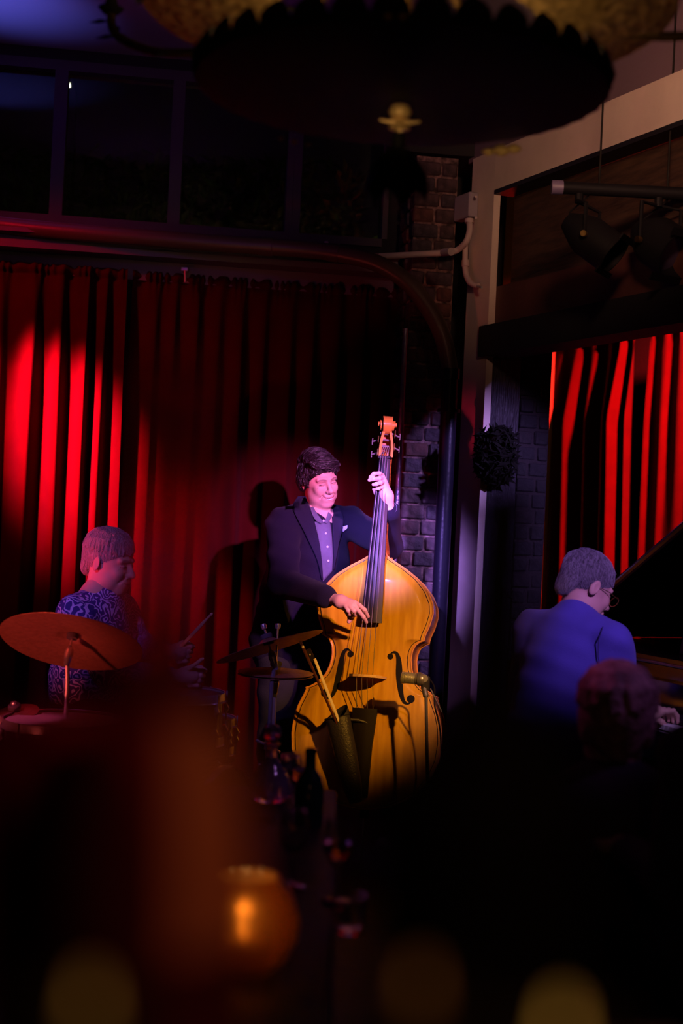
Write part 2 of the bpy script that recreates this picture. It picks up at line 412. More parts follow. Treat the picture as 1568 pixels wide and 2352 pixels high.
# bricks -------------------------------------------------------------------
def frame(o, x, y, z=Z):
    m = Matrix((( x.x, y.x, z.x, o.x), (x.y, y.y, z.y, o.y), (x.z, y.z, z.z, o.z), (0, 0, 0, 1)))
    return m
M_bricks = [mat('brick_a', (.06, .034, .036), .8, var=.45, vscale=25, bump=.9, bscale=45),
            mat('brick_b', (.05, .034, .042), .75, var=.4, vscale=30, bump=.9, bscale=50),
            mat('brick_c', (.085, .036, .028), .8, var=.4, vscale=22, bump=.9, bscale=40)]
def brick_mesh(name, sx, sy, sz, m, seed):
    r = random.Random(seed); b = MB().box((0, 0, 0), (sx, sy, sz), bev=.006)
    b.v = [tuple(c + r.uniform(-.0016, .0016) for c in v) for v in b.v]
    me = bpy.data.meshes.new(name); me.from_pydata(b.v, [], b.f); me.materials.append(m)
    return me
def wall_of_bricks(root, O, dx, dn, width, z1, hdr, nside=0, z0=0.0, mats=None):
    """courses of bricks on the face O + dx*u, proud along dn; nside = depth of the left return"""
    pitch = .0752; n = int((z1 - z0) / pitch)
    cache = {}
    def brick(L, D, pos, dirx, k):
        key = (round(L, 3), round(D, 3), k)
        if key not in cache: cache[key] = brick_mesh('brick', L - .011, D, .064, (mats or M_bricks)[k], len(cache))
        o = bpy.data.objects.new('brick', cache[key]); C.objects.link(o)
        j = random.uniform(-.003, .004)
        M = frame(pos + dn * j - V(WORLD[root.name]), dirx, Z.cross(dirx))
        o.parent = root; o.matrix_local = M @ Matrix.Rotation(random.uniform(-.008, .008), 4, 'Y')
    for i in range(n):
        z = z0 + (i + .5) * pitch; off = hdr if i % 2 else 0
        cuts = [0] + ([width * .62, width] if i % 2 else [width * .36 if random.random() < .25 else width * .5, width]) if hdr else [0, width]
        cuts = sorted(set(cuts))
        for a, b2 in zip(cuts[:-1], cuts[1:]):
            d = .10
            brick(round(b2 - a, 3), d, O + dx * ((a + b2) / 2) - dn * (d / 2 - .006) + Z * z, dx, random.choice((0, 0, 1, 1, 2)))
        if nside:
            brick(round(nside, 3), .09, O + dx * (.045 - .005) - dn * (nside / 2 + .1) + Z * z, -dn, random.choice((0, 1, 2)))
PU0 = bw_u(946, 500, .4); PU1 = bw_u(1047, 500, .4)
PO = bw(PU0, .40, 0); pw = PU1 - PU0
core = MB().prism([PO + b_dir * .012 - b_nor * .006, PO + b_dir * pw - b_nor * .006, PO + b_dir * pw - b_nor * .39, PO + b_dir * .012 - b_nor * .39], Z * 3.18).build('wall_pillar', M_mortar, smooth=False)
core['kind'] = 'structure'
wall_of_bricks(core, PO, b_dir, b_nor, pw, 3.18, 1, nside=.22)
JO = RJ + jd * .195 - w_dir * .02
core2 = MB().prism([JO + jd * .01, JO + jd * .172, JO + jd * .172 - w_dir * .12, JO + jd * .01 - w_dir * .12], Z * 2.6).build('wall_alcove_left', mat('shaded_mortar', (.018, .012, .012), .9, bump=.8), smooth=False)  # mortar colour darkened to carry the alcove's shade
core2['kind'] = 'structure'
wall_of_bricks(core2, JO, jd, w_dir, .175, 2.6, 1, mats=[mat('shaded_brick_%d' % i, c, .8, var=.4, vscale=25, bump=.9, bscale=45) for i, c in enumerate(((.006, .004, .004), (.005, .003, .004), (.008, .004, .004)))])  # brick colours darkened because this return is unlit

# lintel over the brick pillar
struct('trim_lintel', slab(bw(0, .42, 0), b_dir, WU1, .80, Z, 3.19, CEIL, b_nor, .42), M_wallblack)

# window band ---------------------------------------------------------------
wf = MB()
def bar(u0, u1, z0, z1, d0=-.10, d1=.02): return MB().prism([bw(u0, d1, z0), bw(u1, d1, z0), bw(u1, d1, z1), bw(u0, d1, z1)], -b_nor * (d1 - d0))
win = bar(WU0, WU1, WZ0, WZ0 + .04).build('window_1', M_frame, smooth=False); win['kind'] = 'structure'
bar(WU0, WU1, WZ1 - .05, WZ1).build('window_rail', M_frame, win, smooth=False)
mull = []
for px, wd_, py in ((128, 30, 480), (398, 28, 500), (660, 15, 530), (677, 18, 530), (884, 12, 480)):
    a, b2 = bw_u(px - wd_ / 2, py), bw_u(px + wd_ / 2, py); mull.append((a, b2))
    bar(a, b2, WZ0 + .04, WZ1 - .05).build('mullion', M_frame, win, smooth=False)
edges = [WU0] + [x for m_ in mull for x in m_]
M_pane = mat('window_glass', (.55, .62, .55), .04, trans=1.0, ior=1.45)
for a, b2 in ((WU0, mull[0][0]), (mull[0][1], mull[1][0]), (mull[1][1], mull[2][0]), (mull[3][1], mull[4][0])):
    bar(a, b2, WZ0 + .04, WZ1 - .05, -.05, -.044).build('pane', M_pane, win, smooth=False)
# picture rail, cornice above the curtain
for z0, z1, d1, nm in ((2.695, 2.715, .30, 'trim_1'), (2.655, 2.694, .24, 'trim_2'), (2.625, 2.654, .28, 'trim_3')):
    struct(nm, MB().prism([bw(-3, d1, z0), bw(PU0 - .03, d1, z0), bw(PU0 - .03, d1, z1), bw(-3, d1, z1)], -b_nor * (d1 - .001)),
           mat('cornice_paint', (.09, .055, .085), .45, bump=.1))
struct('trim_4', MB().prism([bw(-3, .14, 2.53), bw(PU0 - .03, .14, 2.53), bw(PU0 - .03, .14, 2.624), bw(-3, .14, 2.624)], -b_nor * .138),
       mat('frieze_paint', (.12, .07, .14), .7))

# outside the window: hedge, lawn wall, garden lamp, lit canopy edge
def leaf_cloud(n, lo, hi, size, seed, keep=None):
    r = random.Random(seed); b = MB()
    for _ in range(n):
        p = V([r.uniform(lo[i], hi[i]) for i in range(3)])
        if keep and not keep(p): continue
        d = V((r.gauss(0, 1), r.gauss(0, 1), r.gauss(0, 1))).normalized(); e = d.orthogonal().normalized(); s = size * r.uniform(.6, 1.3)
        q = e * s * .35; n_ = d.cross(e) * s * .08
        b.add([p - d * s, p - q + n_, p + d * s, p + q + n_], [(0, 1, 2), (0, 2, 3)])
    return b
M_leafn = mat('night_leaf', (.035, .09, .02), .5, var=.5, vscale=4)
for i, (x0, x1, lb) in enumerate(((-2.9, -1.25, 'dark leafy hedge outside the two left window panes'), (-1.2, .05, 'dark leafy hedge outside the window pane left of the double bar'))):
    tag(leaf_cloud(2600, (x0, 8.45, 2.0), (x1, 9.1, 3.55), .06, i).build('hedge', M_leafn, smooth=False), lb, 'hedge', kind='stuff')
tag(MB().box((.75, 9.2, 1.8), (1.15, .1, 3.6)).build('garden_wall', mat('garden_render', (.28, .17, .06), .9, bump=.2), smooth=False), 'dim ochre garden wall beyond the rightmost window pane', 'wall')
gl = thing('garden_lamp', pt(157, 195, 7.9), 'tiny bright white lamp outside the left window pane beside the frame bar', 'lamp')
MB().lathe([(.0, .014), (.008, .012), (.0125, .003), (.013, -.008), (.008, -.012), (0, -.013)], T(pt(157, 195, 7.9)), 12).build('bulb', mat('lamp_glow', (1, 1, .9), .5, emit=(1, .95, .75), estr=9), gl)
MB().lathe([(.018, 0), (.016, .014), (.004, .03), (0, .03)], T(pt(157, 195, 7.9) + V((0, .0, .012))), 12).build('lamp_cap', M_iron, gl)
MB().tube([pt(157, 195, 7.9) + V((0, .0, .04)), pt(157, 195, 7.9) + V((0, .12, .12)), pt(157, 195, 7.9) + V((0, .25, .02)), V((pt(157, 195, 7.9).x, 8.16, .0))], .008, 6).build('bracket', M_iron, gl)
# canopy with a yellow light strip, seen through the rightmost pane
a0, a1 = pt(770, 592, 8.0), pt(905, 540, 7.8)
cn = thing('canopy', a0, 'sloping green canopy with a glowing yellow edge outside the rightmost pane', 'canopy')
MB().prism([pt(790, 600, 8.05), pt(905, 575, 7.9), pt(905, 520, 7.95), pt(800, 575, 8.1)], V((0, .03, 0))).build('panel', mat('canopy_green', (.10, .13, .015), .7), cn, smooth=False)
MB().tube([pt(880, 560, 7.98), V((pt(880, 560, 7.98).x, 9.16, 2.9))], .012, 8).build('strut', M_iron, cn)
for k in (0, 1):
    MB().tube([pt(835, 583 + 4 * k, 7.9), pt(905, 570 + 9 * k, 7.8)], .0022, 6).build('light_strip', mat('strip_glow', (1, .9, .1), .5, emit=(.95, .85, .08), estr=1.3), cn)
point('canopy_glow', pt(870, 560, 7.75), (.9, .8, .12), .25, .02)
point('garden_glow', (-.6, 7.9, 2.0), (.5, .75, .25), .9, .02)
point('garden_wall_glow', (.5, 8.6, 2.0), (1, .6, .2), .8, .02)

# ================================================================== CURTAINS
def curtain(name, label, P, du, nrm, us, z0, z1, amp, seed, ruffle=True, lean=0.0, depth0=0.0, n=5, mode='right', fan=0.0):
    """us = crest positions (m along du) measured half way up; folds sharpen towards mode side"""
    r = random.Random(seed); rows = []
    zs = [z0 + (z1 - z0) * (i / 46) for i in range(47)] ; zs = sorted(set(zs + [z1 - .03 * k / 4 for k in range(1, 9)]))
    us = sorted(us); amps = [amp * r.uniform(.7, 1.2) for _ in us]
    dr = [r.uniform(-.012, .012) for _ in us]; skew = [(.30 if mode == 'right' else .7) + r.uniform(-.08, .08) for _ in us]
    N = n * 5
    for z in zs:
        h = (z1 - z) / (z1 - z0); row = []
        g = min(1, .35 + h * 3.2)
        cu = [u + dr[i] * math.sin(h * 3 + i * 1.7) + lean * (.5 - h) + fan * (u - us[0]) * (h - .5) for i, u in enumerate(us)]
        for i in range(len(cu) - 1):
            for k in range(N):
                t = k / N; u = cu[i] + (cu[i + 1] - cu[i]) * t
                s = skew[i]; v = t / s / 2 if t < s else .5 + (t - s) / (1 - s) / 2     # valley at t = s
                A = amps[i] + (amps[i + 1] - amps[i]) * t
                d = depth0 + A * g * (.5 + .5 * math.cos(2 * PI * v)) * min(1.0, (cu[i + 1] - cu[i]) / .07)
                if ruffle and z > z1 - .10:
                    q = (z - z1 + .10) / .10
                    d += .014 * q * math.sin(u * 150 + 3 * math.sin(u * 31 + seed)) + (.018 if z > z1 - .05 else 0) * math.sin(PI * min(1, max(0, (z - z1 + .05) / .05)))
                d += .004 * math.sin(u * 37 + z * 2.3)
                row.append(P + du * u + nrm * d + Z * z)
        rows.append(row)
    o = MB().grid(rows).build(name, M_velvet, sharp=0)
    return tag(o, label, 'curtain', 'red stage curtains' if 'panel' in label else None)
def us_bw(pxs, py, d=.2): return [bw_u(p, py, d) for p in pxs]
cA = us_bw([-560, -500, -430, -370, -300, -240, -180, -120, -70, -10, 62, 128, 190, 232, 284], 950)
cB = us_bw([290, 345, 392, 440, 494, 548, 602, 660, 716, 770, 826, 880, 922], 950)
curtain('curtain', 'left red velvet curtain panel with bright lit folds behind the drummer', P0, b_dir, b_nor, cA, .02, 2.575, .085, 3, depth0=.14)
curtain('curtain', 'wide dim red velvet curtain panel hanging behind the bassist', P0, b_dir, b_nor, cB, .02, 2.575, .036, 5, depth0=.13)
AP = R0 + w_nor * -1.80
def us_al(pxs, py): return [(onplane(p, py, AP, w_nor) - AP).dot(w_dir) for p in pxs]
cC = us_al([1205, 1250, 1308, 1352, 1392, 1436, 1462, 1488], 1050)
cD = us_al([1504, 1540, 1575, 1640, 1720], 1050)
curtain('curtain', 'brightly lit pleated red curtain panel in the alcove behind the pianist', AP, w_dir, w_nor, cC, .02, 2.615, .14, 8, depth0=.04, fan=.10)
curtain('curtain', 'flatter dim red curtain panel at the right edge of the alcove', AP, w_dir, w_nor, cD, .02, 2.64, .03, 9, depth0=.06)
# little clamp hanging from the frieze
hk = thing('curtain_clamp', on_bw(425, 628, .22), 'small black clamp hanging from the rail above the left curtain', 'clamp')
MB().box(on_bw(425, 620, .2), (.035, .05, .02), bev=.003).build('jaw', M_darkchrome, hk)
MB().tube([on_bw(425, 620, .22), on_bw(425, 648, .22)], .006, 8).build('screw', M_chrome, hk)

# ================================================================== PIPES
pipe_pts = catmull([pt(-60, 510, 6.72), pt(100, 527, 6.72), pt(400, 552, 6.7), pt(700, 573, 6.66), pt(800, 587, 6.64), pt(870, 607, 6.62), pt(935, 648, 6.6), pt(985, 710, 6.58), pt(1018, 780, 6.56), pt(1034, 860, 6.55)], 8)
vx = pt(1034, 862, 6.55)
pipe = MB().tube(pipe_pts, .040, 20).build('drain_pipe', mat('pipe_paint', (.075, .05, .035), .38, bump=.15, bscale=30))
tag(pipe, 'thick dark pipe running above the left curtain and bending down beside the brick pillar', 'pipe')
MB().tube([vx, V((vx.x - .0, vx.y, 0.0))], .037, 20).build('downpipe', mat('black_pipe', (.010, .009, .016), .28, bump=.1), pipe)
for p, q in ((pipe_pts[21], pipe_pts[22]), (pipe_pts[27], pipe_pts[28])):
    MB().tube([p, p + (q - p).normalized() * .05], .044, 20).build('coupling', MATS['pipe_paint'], pipe)
for zz, rr, hh in ((vx.z - .02, .044, .05), (pt(1034, 948, 6.55).z, .052, .016)):
    MB().tube([V((vx.x, vx.y, zz)), V((vx.x, vx.y, zz + hh))], rr, 20).build('collar', MATS['black_pipe'], pipe)
# thin upright metal edge left of the pillar
e0 = pt(931, 755, 6.78); e1 = V((e0.x, e0.y, .02))
tag(MB().tube([e0, e1], .0125, 12).build('upright_pole', mat('blue_steel', (.35, .33, .5), .3, .7, bump=.6, bscale=50)), 'thin upright metal pole between the dim curtain and the brick pillar', 'pole')
# conduit and junction box on the cream post
M_conduit = mat('conduit_paint', (.50, .40, .38), .6, bump=.1)
jb = thing('junction_box', on_rw(1070, 476, .03), 'small grey metal junction box on the cream post', 'junction box')
MB().box((0, 0, 0), (.115, .055, .118), frame(V((0, 0, 0)), w_dir, w_nor), bev=.004)
bb = MB().box((0, 0, 0), (.150, .05, .118), frame(V((0, 0, 0)), w_dir, -w_nor).to_3x3().to_4x4(), bev=.005)
bb.v = [tuple(V(v) + on_rw(1070, 476, .03)) for v in bb.v]
bb.build('box', mat('grey_enamel', (.30, .26, .30), .5, bump=.1), jb)
for py in (452, 458, 495, 500):
    if py in (452, 500): MB().tube([on_rw(1091, py, .035), on_rw(1093, py, .05)], .006, 8).build('screw', M_conduit, jb)
c1 = MB().tube(catmull([on_rw(1077, 505, .045), on_rw(1078, 530, .05), on_rw(1070, 555, .06), on_rw(1052, 573, .07), pt(1032, 579, 6.74), pt(980, 583, 6.72), pt(870, 589, 6.72)], 6), .0145, 12).build('conduit', M_conduit)
tag(c1, 'cream conduit curving from the junction box left across the brick pillar', 'conduit')
MB().tube([on_rw(1077, 503, .045), on_rw(1077, 512, .045)], .021, 12).build('coupling', M_conduit, c1)
MB().tube([on_rw(1036, 578, .3), on_rw(1018, 580, .3)], .018, 12).build('coupling', M_conduit, c1)
c2 = MB().tube(catmull([on_rw(1069, 560, .035), on_rw(1068, 600, .035), on_rw(1070, 630, .035), on_rw(1080, 650, .035), on_rw(1098, 657, .02)], 6), .0135, 12).build('conduit', M_conduit)
tag(c2, 'short cream conduit dropping down the post and turning right', 'conduit')
MB().tube([on_rw(1068.5, 598, .035), on_rw(1068.5, 612, .035)], .018, 12).build('coupling', M_conduit, c2)
MB().tube([on_rw(1096, 657, .03), on_rw(1106, 660, .05)], .006, 8).build('bolt', M_chrome, c2)
c3 = MB().tube([pt(535, 556, 6.74), pt(750, 564, 6.72)], .008, 10).build('conduit', M_conduit)
tag(c3, 'thin pale conduit lying along the top of the thick pipe below the window', 'conduit')
MB().box(pt(749, 560, 6.72), (.02, .02, .022), bev=.003).build('clip', M_conduit, c3)

# black bushy garland on the jamb timber
pc = on_rw(1140, 1035, -.05)
gd = leaf_cloud(1300, pc - V((.10, .10, .16)), pc + V((.11, .08, .12)), .03, 21,
    keep=lambda p: ((p.x - pc.x) / .10) ** 2 + ((p.y - pc.y) / .09) ** 2 + ((p.z - pc.z) / .16) ** 4 < 1 and p.z < pc.z + .11 - ((p.x - pc.x) / .1) ** 2 * .05).build('dried_garland', mat('dark_foliage', (.008, .008, .006), .9, spec=.05), smooth=False)
tag(gd, 'black shaggy dried foliage hanging on the timber beside the cream post', 'garland', kind='stuff')

# ================================================================== DOUBLE BASS
YAW = math.radians(10); LEAN = math.radians(8.5)
B0 = pt(829, 1858, 5.86)
nh = V((-math.sin(YAW), -math.cos(YAW), 0)); bx = V((math.cos(YAW), -math.sin(YAW), 0))
bh = Z * math.cos(LEAN) - nh * math.sin(LEAN); bf = nh * math.cos(LEAN) + Z * math.sin(LEAN)
def BL(x, f, h): return B0 + bx * x + bf * f + bh * h
HW = [(0, .0), (.004, .05), (.018, .11), (.05, .178), (.09, .232), (.15, .277), (.22, .304), (.29, .311), (.35, .306), (.403, .293), (.45, .272), (.474, .263), (.479, .267),
      (.487, .246), (.505, .218), (.54, .187), (.58, .170), (.625, .163), (.66, .167), (.685, .178), (.70, .195), (.708, .214), (.714, .213),
      (.735, .218), (.77, .232), (.82, .244), (.86, .240), (.91, .217), (.96, .174), (1.0, .118), (1.03, .066), (1.05, .036), (1.07, .024)]
hs_ = [p[0] for p in HW]; ws_ = [p[1] for p in HW]
HH = sorted(set([0, .001, .002, .004, .008, .013] + list(np.linspace(.018, .47, 46)) + [.474, .479, .487, .495] + list(np.linspace(.505, .70, 26)) + [.704, .708, .714, .722] + list(np.linspace(.735, 1.07, 36))))
def hw(h):
    return float(np.interp(h, hs_, ws_))
def arch(x, h, H=.034):
    w = max(hw(h), 1e-4); u = min(1, abs(x) / w); e = min(1, min(h, 1.07 - h) / .12 + .02)
    s = max(0, 1 - u) * w / .055; s = min(1, s); s = s * s * (3 - 2 * s)
    return H * s * (1 - .5 * u ** 2) * min(1, e) ** .6
bass = thing('double_bass', BL(0, -.08, -.17), 'amber varnished upright double bass held by the smiling bassist', 'double bass')
def plate(sign, base, H):
    rows = []
    for h in HH:
        w = hw(h) + .004; rows.append([BL(w * u, base + sign * arch(w * u, h, H), h) for u in np.linspace(-1, 1, 49)])
    return rows
MB().grid(plate(1, .002, .034)).build('top_plate', M_varnish, bass, sharp=0)
MB().grid(plate(-1, -.205, .012)).build('back_plate', M_ribwood, bass, sharp=0)
rib = []
for sd in (-1, 1):
    rib.append(MB().grid([[BL(sd * (hw(h) - .001), f, h) for f in (.0, -.05, -.1, -.15, -.203)] for h in HH]))
rb = MB()
for r_ in rib: rb.add(r_.v, r_.f)
rb.build('ribs', M_ribwood, bass, sharp=0)
for f_, nm, rr in ((.001, 'top_edge', .0042), (-.204, 'back_edge', .0045)):
    e_ = MB()
    for sd in (-1, 1): e_.tube([BL(sd * (hw(h) + .002), f_, h) for h in HH], rr, 6)
    e_.build(nm, M_edge, bass)
pf = MB()
for sd in (-1, 1):
    a = [BL(sd * max(hw(h) - .012, 0), .0035 + arch(sd * max(hw(h) - .012, 0), h), h) for h in HH if .012 < h < 1.045]
    pf.tube(a, .0014, 5)
pf.build('purfling', M_ebony, bass)
fpts = [(796.6, 1512, 2), (793, 1508.5, 4), (787, 1507, 6), (781, 1512, 8), (776.8, 1526.7, 11), (774.3, 1552, 14), (770.5, 1577.7, 13), (765.7, 1600, 10), (759.3, 1614.4, 7), (751.3, 1619, 5), (745, 1617, 3)]
for sd in (-1, 1):
    b = MB(); c_ = []
    P = catmull([V(((p[0] - 842) / 545, (1858 - p[1]) / 541, p[2] / 545 / 2)) for p in fpts], 5)
    rows = []
    for i, p in enumerate(P):
        q = P[min(i + 1, len(P) - 1)] - P[max(i - 1, 0)]; nn = V((-q.y, q.x)).normalized() if True else None
        row = []
        for s in (-1, 0, 1):
            x = p.x + nn[0] * p.z * s; h = p.y + nn[1] * p.z * s
            row.append(BL(-sd * x, .0045 + arch(x, h), h))
        rows.append(row)
    b.grid(rows)
    for ex, ey, er in ((796.6, 1517, 7), (744, 1608, 9)):
        x0, h0 = (ex - 842) / 545, (1858 - ey) / 541
        ring = [BL(-sd * (x0 + er / 545 * math.cos(a)), .0047 + arch(x0, h0), h0 + er / 545 * math.sin(a)) for a in np.linspace(0, 2 * PI, 17)[:-1]]
        b.add(ring, [tuple(range(16))])
    b.build('f_hole', mat('f_hole_shade', (.004, .003, .003), .9), bass, sharp=0)  # black inlay on the plate stands for the shade inside the hole
# bridge
br = MB()
prof = [(-.095, .0), (-.062, .0), (-.055, .025), (-.02, .04), (.02, .04), (.055, .025), (.062, .0), (.095, .0), (.088, .05), (.078, .075), (.085, .12), (.06, .148), (.03, .16), (0, .164), (-.03, .16), (-.06, .148), (-.085, .12), (-.078, .075), (-.088, .05)]
br.prism([BL(x * .80, .012 + f, .535) for x, f in prof], bh * .010)
br.build('bridge', mat('bridge_maple', (.75, .48, .42), .5), bass, smooth=False)
# tailpiece, fingerboard, neck, nut
tp = [(.41, .051, .092), (.395, .051, .09), (.25, .036, .066), (.05, .028, .045)]
MB().grid([[BL(w * s, f + .012 * (1 - s * s), h) for s in (-1, -.5, 0, .5, 1)] + [BL(w, f - .02, h), BL(-w, f - .02, h)] for h, w, f in tp], closed=True).build('tailpiece', M_ebony, bass)
NUT = 1.467
def fbf(h): return .082 + (h - .763) / (NUT - .763) * (.022 - .082)
fr = []
for h in np.linspace(.763, NUT, 12):
    w = .0435 + (h - .763) / (NUT - .763) * (.0235 - .0435)
    fr.append([BL(w * s, fbf(h) + .009 * (1 - s * s), h) for s in (-1, -.6, -.2, .2, .6, 1)] + [BL(w, fbf(h) - .016, h), BL(-w, fbf(h) - .016, h)])
fb = MB().grid(fr, closed=True)
fb.add(fr[0], [tuple(range(8))[::-1]]); fb.build('fingerboard', M_ebony, bass)
MB().tube([BL(0, -.10, 1.0), BL(0, -.06, 1.07), BL(0, -.015, 1.14), BL(0, -.018, 1.3), BL(0, -.026, 1.44), BL(0, -.03, 1.5)], [.03, .04, .032, .028, .025, .026], 14, sq=1).build('neck', M_ribwood, bass)
MB().prism([BL(-.026, .0, NUT), BL(.026, .0, NUT), BL(.026, .036, NUT), BL(-.026, .036, NUT)], bh * .01).build('nut', M_ebony, bass, smooth=False)
# strings
for i, s in enumerate((-1.5, -.5, .5, 1.5)):
    P = [BL(s * .023, .088, .405), BL(s * .022, .168 - abs(s) * .006, .540), BL(s * .0105, .036, NUT + .005), BL(s * .008, -.01, NUT + .06)]
    MB().tube(P, .0014 + .0003 * (1.5 - s) / 3, 6).build('string', M_string, bass)
    MB().tube([BL(s * .023, .086, .385), BL(s * .023, .09, .408)], .0045, 8).build('string_end', M_brass, bass)
MB().tube([BL(.036, .10, .42), BL(.036, .112, .455)], .0035, 8).build('fine_tuner', M_brass, bass)
# pegbox and scroll, turned slightly to the right
tw = math.radians(12)
def PB(x, f, h): return BL(x * math.cos(tw) + f * math.sin(tw) + .0, f * math.cos(tw) - x * math.sin(tw) - .0, h)
for sd in (-1, 1):
    P = [(.030, NUT + .008), (.031, NUT + .04), (.028, NUT + .08), (.021, NUT + .115), (.016, NUT + .14)]
    rows = []
    for x, h in P:
        rows.append([PB(sd * x, .022 - (h - NUT) * .12, h), PB(sd * (x - .011), .022 - (h - NUT) * .12, h), PB(sd * (x - .011), -.045, h), PB(sd * x, -.045, h)])
    MB().grid(rows, closed=True).build('pegbox_cheek', M_edge if False else mat('cheek_varnish', (.75, .33, .05), .3, coat=.6), bass)
MB().prism([PB(-.024, -.04, NUT), PB(.024, -.04, NUT), PB(.018, -.04, NUT + .13), PB(-.018, -.04, NUT + .13)], bf * -.012).build('pegbox_back', M_ribwood, bass, smooth=False)
for k in range(4):
    h = NUT + .03 + .028 * k; MB().tube([PB(-.028, -.012, h), PB(.028, -.012, h)], .0055, 10).build('string_roller', M_darkchrome, bass)
    sd = 1 if k % 2 else -1
    pl = MB().prism([PB(sd * .033, -.03, h - .014), PB(sd * .033, .006, h - .014), PB(sd * .033, .006, h + .014), PB(sd * .033, -.03, h + .014)], bx * sd * .004).build('tuner_plate', M_brass, bass, smooth=False)
    MB().tube([PB(sd * .034, -.02, h), PB(sd * .058, -.035, h - .006)], .004, 8).build('tuner_stem', M_chrome, pl)
    MB().tube([PB(sd * .058, -.035, h - .02), PB(sd * .060, -.036, h - .006), PB(sd * .058, -.035, h + .009)], [.007, .004, .007], 10, sq=.5).build('tuner_key', M_chrome, pl)
# scroll: a tapering ribbon wound one and three quarter turns, growing towards the eye
sc_c = (-.012, NUT + .155); rows = []
for i in range(61):
    t = i / 60; th = -1.9 + t * 2 * PI * 1.8; r = .036 * (1 - t) ** .8 + .009; wd = .0165 + .021 * t ** 1.1
    f0, h0 = sc_c[0] + r * math.cos(th), sc_c[1] + r * math.sin(th)
    f1, h1 = sc_c[0] + (r - .014 * (1 - .5 * t)) * math.cos(th), sc_c[1] + (r - .014 * (1 - .5 * t)) * math.sin(th)
    rows.append([PB(-wd, f0, h0), PB(-wd * .5, f0 * .93 + f1 * .07, h0 * .93 + h1 * .07), PB(0, f0, h0), PB(wd * .5, f0 * .93 + f1 * .07, h0 * .93 + h1 * .07), PB(wd, f0, h0), PB(wd, f1, h1), PB(-wd, f1, h1)])
sc = MB().grid(rows, closed=True); sc.add(rows[0], [tuple(range(7))]); sc.add(rows[-1], [tuple(range(7))])
sc.tube([PB(-.040, sc_c[0], sc_c[1]), PB(.040, sc_c[0], sc_c[1])], .010, 14)
sc.build('scroll', MATS['cheek_varnish'], bass)
MB().grid([[PB(-w, -.045, h), PB(w, -.045, h), PB(w * 1., f, h), PB(-w, f, h)] for h, w, f in ((NUT + .125, .02, -.0), (NUT + .14, .0165, .005), (NUT + .155, .016, -.01))], closed=True).build('scroll_throat', MATS['cheek_varnish'], bass)
ep0, ep1 = BL(0, -.1, -.0), BL(0, -.1, 0) + (-bh * ((BL(0, -.1, 0)).z - .004) / bh.z)
MB().tube([ep0, ep0 + (ep1 - ep0) * .2], .018, 12).build('endpin_collar', M_ebony, bass)
MB().tube([ep0, ep1], .005, 8).build('endpin', M_chrome, bass)
# bow quiver and bow
q0, q1 = BL(-.115, .135, .405), BL(-.005, .10, .03)
qd = (q1 - q0).normalized(); qx = (bf.cross(qd)).normalized() * -1; qf = qd.cross(qx)
if qf.dot(bf) < 0: qf = -qf
qv = thing('bow_quiver', q0, 'dark leather bow quiver hanging in front of the bass beside its tailpiece', 'bow quiver')
rows = []
for t, w in ((0, .050), (.1, .052), (.5, .047), (.85, .036), (1, .022)):
    c_ = q0.lerp(q1, t); row = []
    for k in range(20):
        a = 2 * PI * k / 20; cut = (.035 * (1 - math.cos(a + 2.4)) if t == 0 else 0)
        row.append(c_ + qx * math.cos(a) * w + qf * math.sin(a) * w * .72 + qd * cut)
    rows.append(row)
qm = MB().grid(rows, closed=True); qm.add(rows[-1], [tuple(range(20))[::-1]])
qm.build('pouch', M_leather, qv)
MB().grid([[p - (p - q0.lerp(q1, .2)) * .06 + qd * .012 for p in rows[0]], [p - (p - q0.lerp(q1, .2)) * .06 for p in rows[1]]], closed=True).build('lining', M_black, qv)
MB().tube([rows[1][k] + (rows[1][k] - q0.lerp(q1, .1)).normalized() * .001 for k in list(range(20)) + [0]], .0025, 6).build('seam', M_black, qv)
MB().tube([q0.lerp(q1, .12) - qf * .03, BL(-.02, .10, .36), BL(.02, .085, .35)], .006, 8).build('strap', M_leather, qv)
bow = thing('bow', pt(690, 1472, 5.70), 'double bass bow with dark stick and pale hair standing in the leather quiver', 'bow')
a0_, a1_ = pt(688, 1470, 5.66), q0.lerp(q1, .35) - qx * .006
dirb = (a1_ - a0_).normalized()
MB().tube([a0_, a0_ + dirb * .035], [.0055, .006], 10).build('screw_button', mat('ivory_white', (.85, .8, .85), .35), bow)
MB().tube([a0_ + dirb * .036, a0_ + dirb * .2, a1_], [.0065, .0055, .005], 10).build('stick', mat('dark_pernambuco', (.10, .03, .02), .3, coat=.4), bow)
off_ = V((.021, 0, .012))
MB().box((0, 0, 0), (.001, .001, .001))
fg_ = MB().prism([a0_ + dirb * .05, a0_ + dirb * .10, a0_ + dirb * .115 + off_ * 1.05, a0_ + dirb * .05 + off_ * 1.05], V((0, .012, 0))).build('frog', M_ebony, bow, smooth=False)
MB().tube([a0_ + dirb * .075 + off_ * .6 - V((0, .002, 0)), a0_ + dirb * .075 + off_ * .6 - V((0, .004, 0))], .003, 10).build('pearl_eye', MATS['ivory_white'], fg_)
MB().tube([a0_ + dirb * .10 + off_, a1_ + off_ * .35], .0030, 8, sq=2.2).build('hair_ribbon', mat('bow_hair', (.85, .72, .75), .6), bow)
